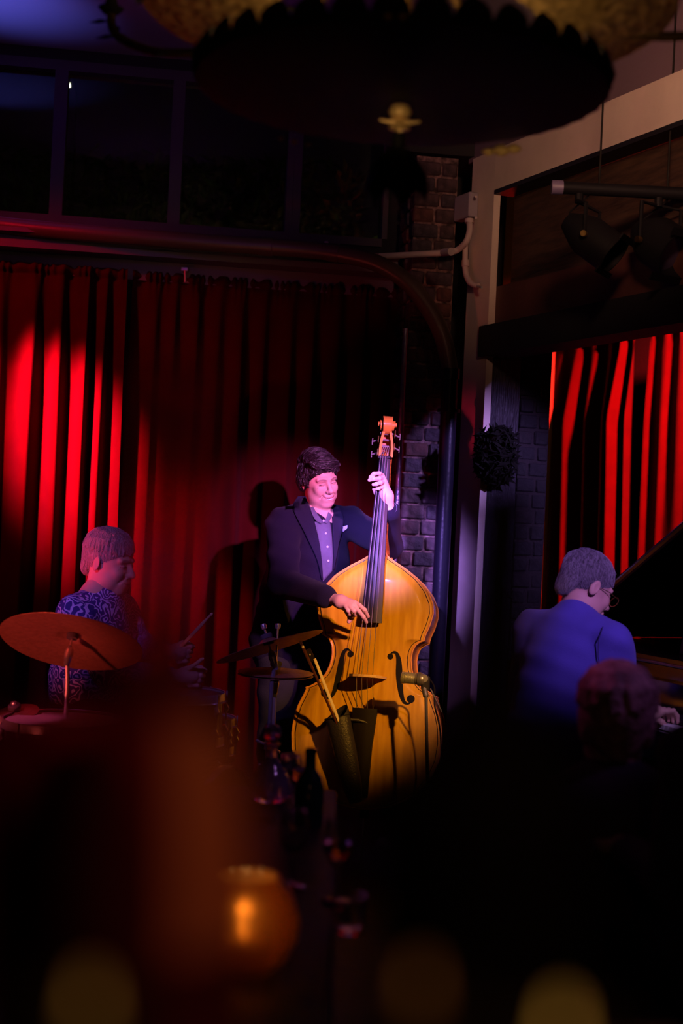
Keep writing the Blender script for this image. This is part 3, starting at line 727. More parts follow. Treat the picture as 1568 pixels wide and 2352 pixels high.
# microphone on its stand in front of the f-hole
mic = thing('microphone', pt(985, 1900, 5.55), 'silver microphone on a dark stand aimed at the bass f-hole', 'microphone')
m0, m1 = pt(921, 1556, 5.62), pt(966, 1560, 5.60); md = (m1 - m0).normalized(); L_ = (m1 - m0).length
MB().lathe([(0, 0), (.017, .001), (.0235, .004), (.0245, .010), (.0235, .014), (.022, .0145), (.022, .016)], align(m0, md), 24).build('grille_ring', M_chrome, mic)
gr = [(.0225, .016)]
for k in range(9): gr += [(.0233, .018 + k * .0045), (.0219, .0203 + k * .0045)]
MB().lathe(gr + [(.0225, .060)], align(m0, md), 24).build('grille', M_chrome, mic)
MB().lathe([(.0235, .060), (.0238, .085), (.021, .092), (.012, .10), (0, .10)], align(m0, md), 24).build('body', mat('mic_grey', (.35, .32, .36), .35, .7), mic)
MB().lathe([(.026, .068), (.027, .069), (.027, .080), (.026, .081)], align(m0, md), 24).build('mount_ring', M_darkchrome, mic)
hp = pt(974, 1557, 5.60)
MB().tube([hp + V((0, -.02, 0)), hp + V((0, .02, 0))], .014, 16).build('pivot_knob', M_chrome, mic)
MB().box(hp + V((.006, 0, -.02)), (.034, .026, .055), bev=.005).build('clip', M_black, mic)
MB().tube([hp + V((0, 0, -.035)), pt(978, 1600, 5.58)], .0115, 12).build('thread_collar', M_darkchrome, mic)
sb = pt(990, 1900, 5.55); sb.z = 0
MB().tube([pt(978, 1598, 5.58), V((sb.x, sb.y, .03))], .0065, 10).build('stand_tube', M_darkchrome, mic)
MB().lathe([(.0, .03), (.03, .028), (.115, .012), (.12, .0), (0, 0)], T((sb.x, sb.y, 0)), 28).build('stand_base', M_iron, mic)
MB().tube(catmull([m1 + V((.01, 0, 0)), pt(985, 1560, 5.62), pt(997, 1580, 5.64), pt(998, 1620, 5.64), pt(1012, 1700, 5.62), pt(1010, 1900, 5.6)], 6), .0035, 8).build('cable', M_black, mic)
MB().tube([pt(988, 1582, 5.6), pt(1014, 1635, 5.6)], .003, 8).build('cable_clip', M_darkchrome, mic)

# ================================================================== PEOPLE
def hmat(c, yaw, pitch=0, roll=0, s=1.0):
    return T(c) @ Matrix.Rotation(math.radians(yaw), 4, 'Z') @ Matrix.Rotation(math.radians(pitch), 4, 'X') @ Matrix.Rotation(math.radians(roll), 4, 'Y') @ Matrix.Scale(s, 4)
def head_part(M, skin, smile=0, squint=1, neck=.058, vox=.0021, jaw=1.0, neckdir=(0, .03, -.2)):
    s = SDF()
    s.ell((0, .015, .035), (.077, .097, .084)).ell((0, -.026, -.028), (.0655, .066, .088), k=.03)
    s.ell((0, -.030, -.074), (.056 * jaw, .052, .042), k=.03).ell((0, -.074, -.101), (.026 * jaw, .018, .018), k=.03)
    for q in (-1, 1):
        s.ell((q * .039, -.068, -.030 + .004 * smile), (.022, .020, .020 + .004 * smile), k=.022)
        s.cap((q * .014, -.088, .026), (q * .046, -.075, .024), .009, .008, k=.016)
        s.ell((q * .048, -.028, -.066), (.02, .034, .032), k=.02)
    for q in (-1, 1): s.ell((q * .031, -.104, .003), (.017, .016, .011), k=.014, sub=True)
    for q in (-1, 1): s.ell((q * .031, -.0775, .002), (.0145, .0125, .0115), k=.004)
    s.cap((0, -.086, .016), (0, -.112, -.026), .008, .0115, k=.013).ell((0, -.110, -.030), (.0135, .0115, .0105), k=.008)
    for q in (-1, 1):
        s.ell((q * .0125, -.099, -.034), (.0088, .0105, .0085), k=.006)
        s.ell((q * .0065, -.104, -.043), (.0035, .006, .004), k=.002, sub=True)
    s.ell((0, -.084, -.066), (.032, .016, .020), k=.02)
    yc, zc = -.066, -.060 + .010 * smile; mw = .026 + .005 * smile
    s.cap((-mw * .5, -.094, -.061), (mw * .5, -.094, -.061), .0055, k=.008).cap((-mw * .45, -.092, -.0755), (mw * .45, -.092, -.0755), .0062, k=.008)
    for q in (-1, 1):
        s.cap((0, -.103, -.0685), (q * mw, -.083, zc - .002), .0022, .0016, k=.003, sub=True)
        s.cap((q * .0185, -.098, -.036), (q * .040, -.080, -.064), .0016, .0022, k=.009, sub=True)
        s.cap((q * .020, -.090, .0115), (q * .042, -.078, .0085), .0012, k=.004, sub=True)
        s.ell((q * .079, .014, -.006), (.0075, .018, .031), R=Matrix.Rotation(q * .35, 3, 'Z') @ Matrix.Rotation(.15, 3, 'X'), k=.005)
        s.ell((q * .0875, .010, -.004), (.004, .0105, .018), k=.004, sub=True)
    s.cap((0, .018, -.06), neckdir, neck, neck + .004, k=.025)
    v, f = s.mesh(vox)
    c = flat(v, skin); x, y, z = v.T; fr = y < -.045
    def paint(m, col, a=1.0): c[m, :3] = c[m, :3] * (1 - a) + np.array(col) * a
    lip = fr & (np.abs(x) < mw) & (((z - (-.0685 + (zc + .0665) * (x / mw) ** 2)) ** 2) < (.0085 * (1 - (np.abs(x) / mw) ** 2) + .001) ** 2)
    paint(lip, (skin[0] * .85, skin[1] * .5, skin[2] * .5), .75)
    mz = -.0685 + (zc + .0665) * (x / mw) ** 2
    paint(fr & (np.abs(x) < mw * .98) & (np.abs(z - mz) < .0013 + .0008 * smile), (.05, .012, .012), .9)
    if smile: paint(fr & (np.abs(x) < mw * .62) & (z < mz - .0008) & (z > mz - .0058 * (1 - (x / mw) ** 2)), (.75, .68, .62), .95)
    ax = np.abs(x) - .031
    if squint:
        ez = .001 - 14 * ax ** 2 * (1 if squint > 0 else -1) + .002
        paint(fr & (np.abs(ax) < .0155) & (np.abs(z - ez) < .0016), (.03, .012, .01), .92)
        paint(fr & (np.abs(ax) < .013) & (np.abs(z - ez - .006) < .0010), tuple(k * .45 for k in skin), .7)
        paint(fr & (ax > .012) & (ax < .028) & (np.abs(z - ez + .002 + ax * .25) < .0009), tuple(k * .5 for k in skin), .6)
    else:
        ez = .002 + .0 * x
        op = fr & (np.abs(ax) < .013) & (np.abs(z - ez) < .005 * (1 - (ax / .0145) ** 2))
        paint(op, (.75, .72, .70)); paint(op & (np.abs(ax) < .005), (.03, .02, .02))
    br_ = fr & (np.abs(x) > .012) & (np.abs(x) < .050) & (np.abs(z - (.0235 + .004 * np.sin((np.abs(x) - .012) / .038 * PI))) < .0032)
    paint(br_, (.05, .025, .02), .65)
    paint(fr & ((np.abs(x) - .0065) ** 2 + (z + .0425) ** 2 < .0035 ** 2), (.05, .01, .01), .85)
    return xf(M, v), f, c
def hair_mesh(M, name, m, parent, style, seed=1, vox=.0024):
    r = random.Random(seed); s = SDF(); st = style
    g = st.get('thick', .012)
    s.ell((0, .018, .040), (.077 + g * .75, .097 + g, .080 + g * 1.25))
    if st.get('volume'): s.ell((.0, -.01, .070), (.066, .088, .050), k=.02)
    n = st.get('locks', 46)
    for i in range(n):
        a0 = r.uniform(-1, 1) * PI; top = st.get('part', V((-.02, .02, .12)))
        if st.get('comb') == 'side':      # combed across and forward into a fringe
            y0 = r.uniform(-.07, .09); x0 = -.055 + r.uniform(-.01, .01)
            pts = []
            for k in range(5):
                t = k / 4; x = x0 + t * .115; yy = y0 - .028 * t
                e = 1 - (x / .088) ** 2 - ((yy - .018) / .108) ** 2
                z = .042 + .098 * math.sqrt(max(e, .02)) + r.uniform(-.003, .006) * (1 - t * .5)
                pts.append((x, yy, z))
            q0_ = r.uniform(.006, .0115); s.chain(pts, [q0_, q0_ * 1.1, q0_, q0_ * .85, q0_ * .4], k=.0035)
        else:
            pts = []
            for k in range(4):
                t = k / 3; th = .25 + t * r.uniform(1.0, 1.3); x = math.cos(a0) * math.sin(th) * (.079 + g * .8); y = .018 + math.sin(a0) * math.sin(th) * (.099 + g)
                z = .042 + math.cos(th) * (.082 + g * 1.25); pts.append((x, y, z))
            rr = st.get('lockr', .007); s.chain(pts, [rr, rr * 1.1, rr, rr * .5], k=.005)
    for q in (-1, 1):
        if st.get('sides', 1): s.ell((q * .072, .030, .0), (.014 + g * .3, .05, .05), k=.012)
    s.ell((0, .088, -.02), (.055, .025, .055), k=.02)
    hl = st.get('line', ((0, -.098, .058), (0, .62, .80)))
    s.ragged(*hl, k=.006, amp=st.get('rag', .0022))
    if st.get('fringe'):
        for i in range(16):
            x = -.055 + i * .0072; d_ = .014 * math.sin(i / 15 * PI)
            s.chain([(x - .022, -.062 - d_ * .5, .116), (x - .004, -.079 - d_, .098), (x + .012, -.080 - d_, .086 + .005 * math.sin(i * 2.3))], [.009, .0095, .003], k=.003)
    if st.get('burns'):
        for q in (-1, 1): s.chain([(q * .074, -.008, .03), (q * .0765, -.012, .005), (q * .074, -.014, -.014)], [.012, .009, .004], k=.008)
    v, f = s.mesh(vox, disp=lambda P: .0008 * np.sin(P[:, 1] * 520 + 3 * np.sin(P[:, 0] * 60) + 2 * np.sin(P[:, 2] * 40)))
    return nbuild(name, xf(M, v), f, m, parent)
def strands(M, ho, m, parent, n, comb, length, rad=.0008, lift=.004, seed=3, segs=4):
    r = random.Random(seed); w0 = WORLD[ho.name]; vv = [v.co + w0 for v in ho.data.vertices]; bv = bvh_of([ho]); Mi = M.inverted(); M3 = M.to_3x3(); b = MB()
    for _ in range(n):
        p = vv[r.randrange(len(vv))]; P = []; ln = length * r.uniform(.6, 1.3); jit = V((r.gauss(0, .22), r.gauss(0, .22), r.gauss(0, .22)))
        for k in range(segs + 1):
            loc, nn, _, _ = bv.find_nearest(p)
            lf = lift * (k / segs) ** 1.5 * r.uniform(.5, 1.2) + .0006
            P.append(loc + nn * lf); d = M3 @ (comb(Mi @ loc) + jit); d = (d - nn * d.dot(nn))
            if d.length < 1e-5: break
            p = loc + d.normalized() * ln / segs
        if len(P) == segs + 1: b.tube(P, [rad * (1 - .75 * k / segs) for k in range(segs + 1)], 3, cap=False)
    return tag(b.build('hair_strands', m, parent, sharp=0), kind='stuff')
def comb_side(q):
    if abs(q.x) > .064 or q.z < .03: return V((0, -.35, -1))
    return V((1, -.55, 0))
def comb_short(q): return V((q.x * 4, (q.y - .05) * 4 - .3, -.55))
def bvh_of(objs):
    vs = []; fs = []
    for o in objs:
        k = len(vs); w = WORLD[o.name]; vs += [v.co + w for v in o.data.vertices]; fs += [[i + k for i in p_.vertices] for p_ in o.data.polygons]
    return BVHTree.FromPolygons(vs, fs)
def hand_part(palm, fingers, thumb, skin, r=.0095, vox=.0019, wrist=None, k=.008):
    """palm: list of (point, radius); fingers: lists of world points from knuckle to tip"""
    s = SDF()
    for i in range(len(palm) - 1): s.cap(palm[i][0], palm[i + 1][0], palm[i][1], palm[i + 1][1], k=.02)
    pc_ = palm[-1][0]
    for i, fg in enumerate(fingers):
        rr = r * (1.0, 1.03, .97, .86)[min(i, 3)]
        s.cap(pc_.lerp(palm[0][0], .35), fg[0], .014, rr * 1.12, k=.012)
        s.chain(fg, [rr * 1.1] + [rr] * (len(fg) - 2) + [rr * .82], k=.004)
    s.chain(thumb, [.015] + [r * 1.2] * (len(thumb) - 2) + [r * .95], k=.012)
    v, f = s.mesh(vox); c = flat(v, skin)
    for fg in list(fingers) + [thumb]:      # knuckles a little redder, pale nails
        d = np.linalg.norm(v - np.array(fg[-1]), axis=1); c[d < r * .8, :3] = np.array(skin) * np.array([1.05, .85, .85])
    return v, f, c
def body_core(s_pts, skin, vox=.009):
    """slim continuous body below the head: neck, trunk, arms, legs"""
    s = SDF(); p = s_pts
    s.cap(p['neck'], p['chest'], .056, .085, k=.04)
    up = (p['neck'] - p['pelvis']).normalized(); sx = (p['sl'] - p['sr']).normalized(); fy = up.cross(sx)
    R = Matrix((sx, fy, up)).transposed()
    s.ell(p['chest'] - up * .06, (.155, .095, .20), R, k=.06).ell(p['pelvis'].lerp(p['chest'], .35), (.135, .09, .16), R, k=.06).ell(p['pelvis'], (.155, .105, .12), R, k=.06)
    for a, b, c_ in (('sr', 'er', 'wr'), ('sl', 'el', 'wl')):
        s.cap(p['neck'].lerp(p['chest'], .45), p[a], .05, .05, k=.05); s.chain([p[a], p[b], p[c_]], [.048, .038, .026], k=.03)
    for a, b, c_ in (('hr', 'kr', 'ar'), ('hl', 'kl', 'al')):
        if a in p: s.chain([p[a], p[b], p[c_]], [.078, .054, .038], k=.04); s.cap(p[c_], p[c_] + p['toe'] * .15, .036, .028, k=.03)
    v, f = s.mesh(vox); return v, f, flat(v, skin)
def wrinkle(amp, fx, fz):
    return lambda P: amp * (np.sin(P[:, 2] * fz + 2.2 * np.sin(P[:, 0] * fx) + 1.5 * np.sin(P[:, 1] * fx * .8)) + .6 * np.sin(P[:, 2] * fz * 1.9 + P[:, 0] * fx * 1.7 + P[:, 1] * 13))
def trousers(name, p, m, parent, vox=.009):
    s = SDF(); up = (p['neck'] - p['pelvis']).normalized(); sx = (p['hl'] - p['hr']).normalized(); fy = Z.cross(sx); R = Matrix((sx, fy, Z)).transposed()
    s.ell(p['pelvis'], (.175, .125, .15), R)
    for a, b, c_ in (('hr', 'kr', 'ar'), ('hl', 'kl', 'al')): s.chain([p[a], p[b], p[c_] + Z * .02], [.098, .074, .062], k=.05)
    v, f = s.mesh(vox, wrinkle(.003, 17, 38)); return nbuild(name, v, f, m, parent)
def shoes(p, parent):
    for a in ('ar', 'al'):
        c_ = V((p[a].x, p[a].y, .05)); t = p['toe']
        s = SDF(); s.cap(c_ + Z * .01, c_ + t * .17 - Z * .015, .042, .030, k=.02).half((c_.x, c_.y, .006), (0, 0, 1), k=.004)
        v, f = s.mesh(.006); nbuild('shoe', v, f, mat('black_shoe', (.012, .01, .012), .25, coat=.3), parent)
def bvh_of(objs):
    vs = []; fs = []
    for o in objs:
        k = len(vs); w = WORLD[o.name]; vs += [v.co + w for v in o.data.vertices]; fs += [[i + k for i in p_.vertices] for p_ in o.data.polygons]
    return BVHTree.FromPolygons(vs, fs)
def drape(name, left, right, bvh, m, parent, off=.004, thick=.003, nu=8, nv=22, lip=0):
    """a strip of cloth laid on a body, between two outlines seen from the front; thickened"""
    def samp(P, n):
        P = catmull([V((a, b, 0)) for a, b in P], 6); L_ = [0]
        for i in range(1, len(P)): L_.append(L_[-1] + (P[i] - P[i - 1]).length)
        return [V((float(np.interp(L_[-1] * k / n, L_, [q.x for q in P])), float(np.interp(L_[-1] * k / n, L_, [q.y for q in P])), 0)) for k in range(n + 1)]
    A, B = samp(left, nv), samp(right, nv); rows = []; nr = []; last = 6.2
    for a, b in zip(A, B):
        row = []; nn = []
        for k in range(nu + 1):
            q = a.lerp(b, k / nu); d = (pt(q.x, q.y, 1.0) - CAM).normalized()
            h = bvh.ray_cast(CAM, d)
            if h[0] is None: P_ = CAM + d * last; n_ = V((0, -1, 0))
            else: P_, n_ = h[0], h[1]; last = h[3]
            if n_.dot(d) > 0: n_ = -n_
            row.append(P_ - d * off + n_ * .0); nn.append(d)
        rows.append(row); nr.append(nn)
    for _ in range(2):      # relax so that the strip spans hollows instead of following every fold
        R2 = [r[:] for r in rows]
        for i in range(1, len(rows) - 1):
            for j in range(1, nu): R2[i][j] = (rows[i - 1][j] + rows[i + 1][j] + rows[i][j - 1] + rows[i][j + 1] + rows[i][j] * 2) / 6
        rows = R2
    b = MB().grid(rows); n0 = len(b.v); m_ = nu + 1
    b.v += [tuple(V(p) + nr[i // m_][i % m_] * thick) for i, p in enumerate(b.v[:n0])]
    b.f += [tuple(i + n0 for i in f[::-1]) for f in b.f[:]]
    per = [k for k in range(m_)] + [i * m_ + nu for i in range(1, len(rows))] + [(len(rows) - 1) * m_ + k for k in range(nu - 1, -1, -1)] + [i * m_ for i in range(len(rows) - 2, 0, -1)]
    b.f += [(per[(i + 1) % len(per)], per[i], per[i] + n0, per[(i + 1) % len(per)] + n0) for i in range(len(per))]
    return b.build(name, m, parent, sharp=0)

# dotted shirt cloth
def dotted():
    m = mat('dotted_shirt', (.02, .02, .06), .8); nt = m.node_tree; N = nt.nodes; L = nt.links
    tc = N.new('ShaderNodeTexCoord'); mp = N.new('ShaderNodeMapping'); mp.inputs['Scale'].default_value = (120, 120, 120); mp.inputs['Rotation'].default_value = (0, .785, 0)
    vo = N.new('ShaderNodeTexVoronoi'); vo.inputs['Randomness'].default_value = 0; vo.voronoi_dimensions = '2D'
    sx = N.new('ShaderNodeSeparateXYZ'); cx = N.new('ShaderNodeCombineXYZ')
    L.new(tc.outputs['Object'], mp.inputs[0]); L.new(mp.outputs[0], sx.inputs[0]); L.new(sx.outputs['X'], cx.inputs['X']); L.new(sx.outputs['Z'], cx.inputs['Y']); L.new(cx.outputs[0], vo.inputs['Vector'])
    r = N.new('ShaderNodeValToRGB'); r.color_ramp.elements[0].position = .27; r.color_ramp.elements[1].position = .36
    r.color_ramp.elements[0].color = (.34, .32, .45, 1); r.color_ramp.elements[1].color = (.008, .007, .022, 1)
    L.new(vo.outputs['Distance'], r.inputs[0]); L.new(r.outputs[0], N['Principled BSDF'].inputs['Base Color']); return m
M_dots = dotted()

# ---- the bassist
SKIN = (.72, .42, .33)
ba = thing('person', (-.12, 6.42, 0), 'smiling dark-haired man in a navy suit and dotted shirt playing the double bass', 'person')
TY = 6.42
p = dict(neck=pt(735, 1180, TY), chest=pt(718, 1235, TY + .01), pelvis=pt(672, 1500, TY + .02), sr=pt(650, 1208, TY - .10), sl=pt(802, 1200, TY + .06),
         er=pt(652, 1338, TY - .33), wr=pt(752, 1372, 5.83), el=pt(890, 1250, 6.28), wl=pt(892, 1168, 6.03),
         hr=pt(640, 1520, TY - .04), hl=pt(705, 1520, TY + .07), kr=pt(632, 1720, TY - .08), kl=pt(705, 1720, TY), toe=unit(.3, -1))
for a, px_ in (('ar', 618), ('al', 700)):
    q = pt(px_, 1915, TY if a == 'al' else TY - .05); p[a] = V((q.x, q.y, .09))
HB = hmat(pt(732, 1103, TY - .03), 33, 13, -13, .93)
def ndir(H, q): return tuple(H.inverted() @ q)
parts = [head_part(HB, SKIN, smile=1, squint=1, neck=.060, neckdir=ndir(HB, p['neck'] - Z * .02), jaw=1.16), body_core(p, SKIN)]
# right hand plucking
Yh = 5.77
def hp2(x, y, dy=0): return pt(x, y, Yh + dy)
parts.append(hand_part([(pt(756, 1373, 5.84), .024), (hp2(782, 1382, .02), .026), (hp2(803, 1389), .024)],
    [[hp2(814, 1384, -.01), hp2(825, 1390, -.02), hp2(837, 1401, -.01), hp2(845, 1416, .015)],
     [hp2(810, 1391, -.02), hp2(824, 1404, -.03), hp2(834, 1417, -.015), hp2(841, 1429, .01)],
     [hp2(804, 1394, -.02), hp2(812, 1403, -.03), hp2(816, 1411, -.01), hp2(811, 1415, .015)],
     [hp2(794, 1393, -.015), hp2(799, 1403, -.025), hp2(802, 1410, -.01), hp2(798, 1412, .015)]],
    [hp2(790, 1392, .03), hp2(800, 1408, .035), hp2(806, 1418, .035), hp2(801, 1428, .035)], SKIN, r=.0088))
# left hand on the neck
Yl = 5.975
def hp3(x, y, dy=0): return pt(x, y, Yl + dy)
parts.append(hand_part([(pt(891, 1162, 6.03), .026), (pt(888, 1140, 6.02), .026), (pt(879, 1112, 6.02), .024)],
    [[hp3(877, 1092, .03), hp3(871, 1087, .0), hp3(859, 1088, -.018), hp3(850, 1096, -.012)],
     [hp3(879, 1099, .03), hp3(871, 1099, -.002), hp3(858, 1100, -.02), hp3(848, 1103, -.012)],
     [hp3(881, 1107, .03), hp3(874, 1109, .0), hp3(864, 1112, -.015), hp3(857, 1113, -.01)],
     [hp3(882, 1116, .035), hp3(876, 1119, .02), hp3(869, 1122, .01), hp3(864, 1123, .012)]],
    [pt(884, 1136, 6.04), pt(874, 1138, 6.075), pt(865, 1132, 6.085), pt(859, 1124, 6.075)], SKIN, r=.0088))
v_, f_, c_ = join(parts); nbuild('body', v_, f_, M_skin, ba, c_)
hb_ = hair_mesh(HB, 'hair', mat('dark_brown_hair', (.012, .006, .007), .5, spec=.3), ba,
          dict(thick=.012, comb='side', locks=80, fringe=1, volume=1, line=((0, -.098, .082), (0, .69, .73)), burns=1, rag=.004), 4)
strands(HB, hb_, mat('hair_dark_lock', (.016, .008, .010), .32, spec=.6), ba, 1500, comb_side, .045, .0019, .007, 5)
strands(HB, hb_, mat('hair_sheen_brown', (.10, .055, .075), .35, spec=.6), ba, 260, comb_side, .040, .0013, .009, 15)
MB().tube([V(HB @ V((0, 0, 0)))] * 2, .001, 3) if False else None
# ring on the left hand
MB().lathe([(.0095, -.0015), (.0108, 0), (.0095, .0015)], align(hp3(877, 1108, .012), V((1, -.4, .1))), 16).build('ring', M_chrome, ba)
# shirt with cuffs, then the jacket
s = SDF(); upv = (p['neck'] - p['pelvis']).normalized(); tx = (p['sl'] - p['sr']).normalized(); ty = upv.cross(tx); RT = Matrix((tx, ty, upv)).transposed()
s.ell(p['chest'] - upv * .10, (.165, .118, .25), RT).cap(p['neck'] - Z * .028, p['chest'], .062, .09, k=.03)
s.ell(p['chest'] - upv * .3, (.165, .125, .22), RT, k=.05)
v, f = s.mesh(.007); nbuild('shirt', v, f, M_dots, ba)
for nm, a, b in (('cuff_right', 'er', 'wr'), ('cuff_left', 'el', 'wl')):
    d_ = (p[b] - p[a]).normalized(); c0 = p[b] + d_ * .004
    MB().lathe([(.030, 0), (.036, .004), (.041, -.03), (.043, -.075)], align(c0, d_), 20).build('cuff', M_dots, ba)
s = SDF()
s.ell(p['chest'] - upv * .09, (.198, .135, .235), RT)
s.cap(p['sr'].lerp(p['neck'], .25), p['sr'], .062, .073, k=.05).cap(p['sl'].lerp(p['neck'], .25), p['sl'], .062, .073, k=.05)
s.ell(p['chest'] - upv * .34, (.188, .145, .26), RT, k=.06).ell(p['pelvis'] + Z * .02, (.205, .155, .20), RT, k=.06)
s.chain([p['sr'], p['er'], p['wr'] - (p['wr'] - p['er']).normalized() * .02], [.078, .066, .050], k=.03)
s.chain([p['sl'], p['el'], p['wl'] - (p['wl'] - p['el']).normalized() * .03], [.074, .064, .050], k=.03)
s.cap(p['neck'] + V((-.05, .03, .005)), p['neck'] + V((.055, .04, 0)), .045, k=.03)
# open front: a wedge taken out of the cloth
for t in np.linspace(0, 1, 5):
    a = pt(735 + 16 * t, 1178 + 158 * t, TY - .15); s.cap(a, a + V((0, -.2, 0)), .048 * (1 - t) + .022, k=.008, sub=True)
hem = pt(680, 1568, TY); s.half(hem, (0, 0, 1), k=.01)
v, f = s.mesh(.006, wrinkle(.0028, 19, 44)); jk = nbuild('jacket', v, f, M_jacket, ba)
jb_ = bvh_of([jk, [o for o in C.objects if o.parent == ba and o.name.startswith('shirt')][0]])
M_lapel = mat('lapel_wool', (.013, .011, .028), .9, spec=.25, sheen=.03, bump=.3, bscale=500)
drape('shirt_front', [(722, 1198), (728, 1225), (736, 1275), (741, 1336)], [(757, 1196), (761, 1222), (764, 1270), (763, 1312)], jb_, M_dots, ba, .006, .003)
drape('lapel', [(684, 1140), (672, 1160), (678, 1182), (700, 1225), (728, 1285), (738, 1330)], [(702, 1140), (712, 1168), (722, 1200), (733, 1245), (739, 1290), (742, 1332)], jb_, M_lapel, ba, .013, .004)
drape('lapel', [(757, 1160), (762, 1190), (765, 1230), (766, 1270), (765, 1308)], [(775, 1160), (788, 1186), (788, 1210), (778, 1250), (767, 1308)], jb_, M_lapel, ba, .013, .004)
drape('collar', [(712, 1166), (716, 1180), (725, 1196), (738, 1203)], [(719, 1163), (727, 1178), (736, 1190), (742, 1199)], jb_, M_dots, ba, .016, .003, 4, 10)
drape('collar', [(755, 1172), (752, 1182), (748, 1192), (744, 1200)], [(762, 1168), (763, 1182), (758, 1194), (750, 1203)], jb_, M_dots, ba, .016, .003, 4, 10)
drape('pocket_square', [(786, 1210), (787, 1222)], [(798, 1206), (797, 1214)], jb_, mat('pale_cotton', (.6, .55, .65), .8), ba, .012, .003, 3, 4)
for k, (x, y) in enumerate(((743, 1196), (748, 1225), (752, 1256), (754, 1288))):
    d = (pt(x, y, 1) - CAM).normalized(); h = jb_.ray_cast(CAM, d)
    if h[0]: MB().lathe([(0, .002), (.004, .0015), (.005, 0)], align(h[0] - d * .010, -d), 12).build('button', MATS['pale_cotton'], ba)
trousers('trousers', p, M_trouser, ba); shoes(p, ba)

# ---- the pianist, seen from behind and to the right
SK2 = (.66, .40, .32)
pi_ = thing('person', (.87, 5.3, 0), 'grey-haired pianist in a blue jacket and glasses seen from behind', 'person')
fd = unit(.70, .71); sxp = unit(.71, -.70)        # facing, and towards his right shoulder
pk = pt(1316, 1418, 5.26)
p = dict(neck=pk + Z * .0, chest=pk - Z * .09 - fd * .0, pelvis=V((pk.x - .05, pk.y - .03, .62)), sr=pk - Z * .075 + sxp * .175, sl=pk - Z * .06 - sxp * .185)
p['er'] = p['sr'] + V((.06, .02, -.27)) + fd * .04; p['wr'] = pt(1476, 1640, 5.12); p['el'] = p['sl'] + V((-.04, .02, -.27)) + fd * .04; p['wl'] = V((.93, 5.62, .80))
p['wl'] = p['el'] + (p['wl'] - p['el']) * 1.0
p['hr'] = p['pelvis'] + sxp * .09 - Z * .02; p['hl'] = p['pelvis'] - sxp * .09 - Z * .02
p['kr'] = p['hr'] + fd * .42 - Z * .04; p['kl'] = p['hl'] + fd * .42 - Z * .04
p['ar'] = V((p['kr'].x, p['kr'].y, .09)) + fd * .02; p['al'] = V((p['kl'].x, p['kl'].y, .09)) + fd * .02; p['toe'] = fd
HP = hmat(pt(1346, 1350, 5.30), 112, 26, 4, 1.0)
# yaw 112: face turned away from the camera and to the right
parts = [head_part(HP, SK2, smile=1, squint=1, neckdir=ndir(HP, p['neck'] - Z * .02), vox=.0023, neck=.054), body_core(p, SK2)]
hr_ = p['wr']; hd = unit(.9, .42)
def phand(w, down=.05):
    k0 = w + hd * .075 + Z * .012
    fs = []
    for i, o in enumerate((-.028, -.009, .010, .029)):
        a = k0 + sxp * -o * 1.0; fs.append([a, a + hd * .03 + Z * .002, a + hd * .048 - Z * .018, a + hd * .052 - Z * .04])
    return hand_part([(w, .024), (w + hd * .035 + Z * .006, .026), (w + hd * .06 + Z * .008, .024)], fs,
                     [w + hd * .03 + sxp * .0, w + hd * .06 - Z * .02, w + hd * .085 - Z * .032, w + hd * .10 - Z * .04], SK2, r=.0085, vox=.0022)
parts.append(phand(p['wr'])); parts.append(phand(p['wl']))
v_, f_, c_ = join(parts); nbuild('body', v_, f_, M_skin, pi_, c_)
hp_ = hair_mesh(HP, 'hair', mat('grey_hair', (.17, .155, .19), .6, bump=1.0, bscale=300, stretch=(1, 1, .2), var=.5, vscale=260), pi_,
          dict(thick=.008, locks=80, lockr=.0055, line=((0, -.098, .056), (0, .58, .82)), sides=0), 9)
strands(HP, hp_, mat('hair_sheen_grey', (.42, .40, .46), .45), pi_, 2600, comb_short, .024, .0006, .003, 6)
s = SDF(); upv = (p['neck'] - p['pelvis']).normalized(); RT = Matrix((sxp, Z.cross(sxp), Z)).transposed()
s.ell(p['chest'] - Z * .10, (.205, .135, .24), RT)
s.cap(p['sr'].lerp(p['neck'], .25), p['sr'], .058, .064, k=.05).cap(p['sl'].lerp(p['neck'], .25), p['sl'], .058, .064, k=.05)
s.ell(p['pelvis'].lerp(p['chest'], .35), (.19, .145, .25), RT, k=.06).ell(p['pelvis'] + Z * .02, (.21, .165, .17), RT, k=.06)
s.cap(p['neck'] - Z * .06, p['neck'] + Z * .004 + fd * .012, .085, .070, k=.04)
for a, b, c2_ in (('sr', 'er', 'wr'), ('sl', 'el', 'wl')):
    s.chain([p[a], p[b], p[c2_] - (p[c2_] - p[b]).normalized() * .03], [.070, .062, .046], k=.025)
v, f = s.mesh(.006, wrinkle(.0026, 18, 36)); nbuild('jacket', v, f, M_blue, pi_)
s = SDF(); s.cap(p['neck'] - Z * .02 + fd * .0, p['neck'] + Z * .018 + fd * .016, .074, .062)
v, f = s.mesh(.005); nbuild('jacket_collar', v, f, M_blue, pi_)
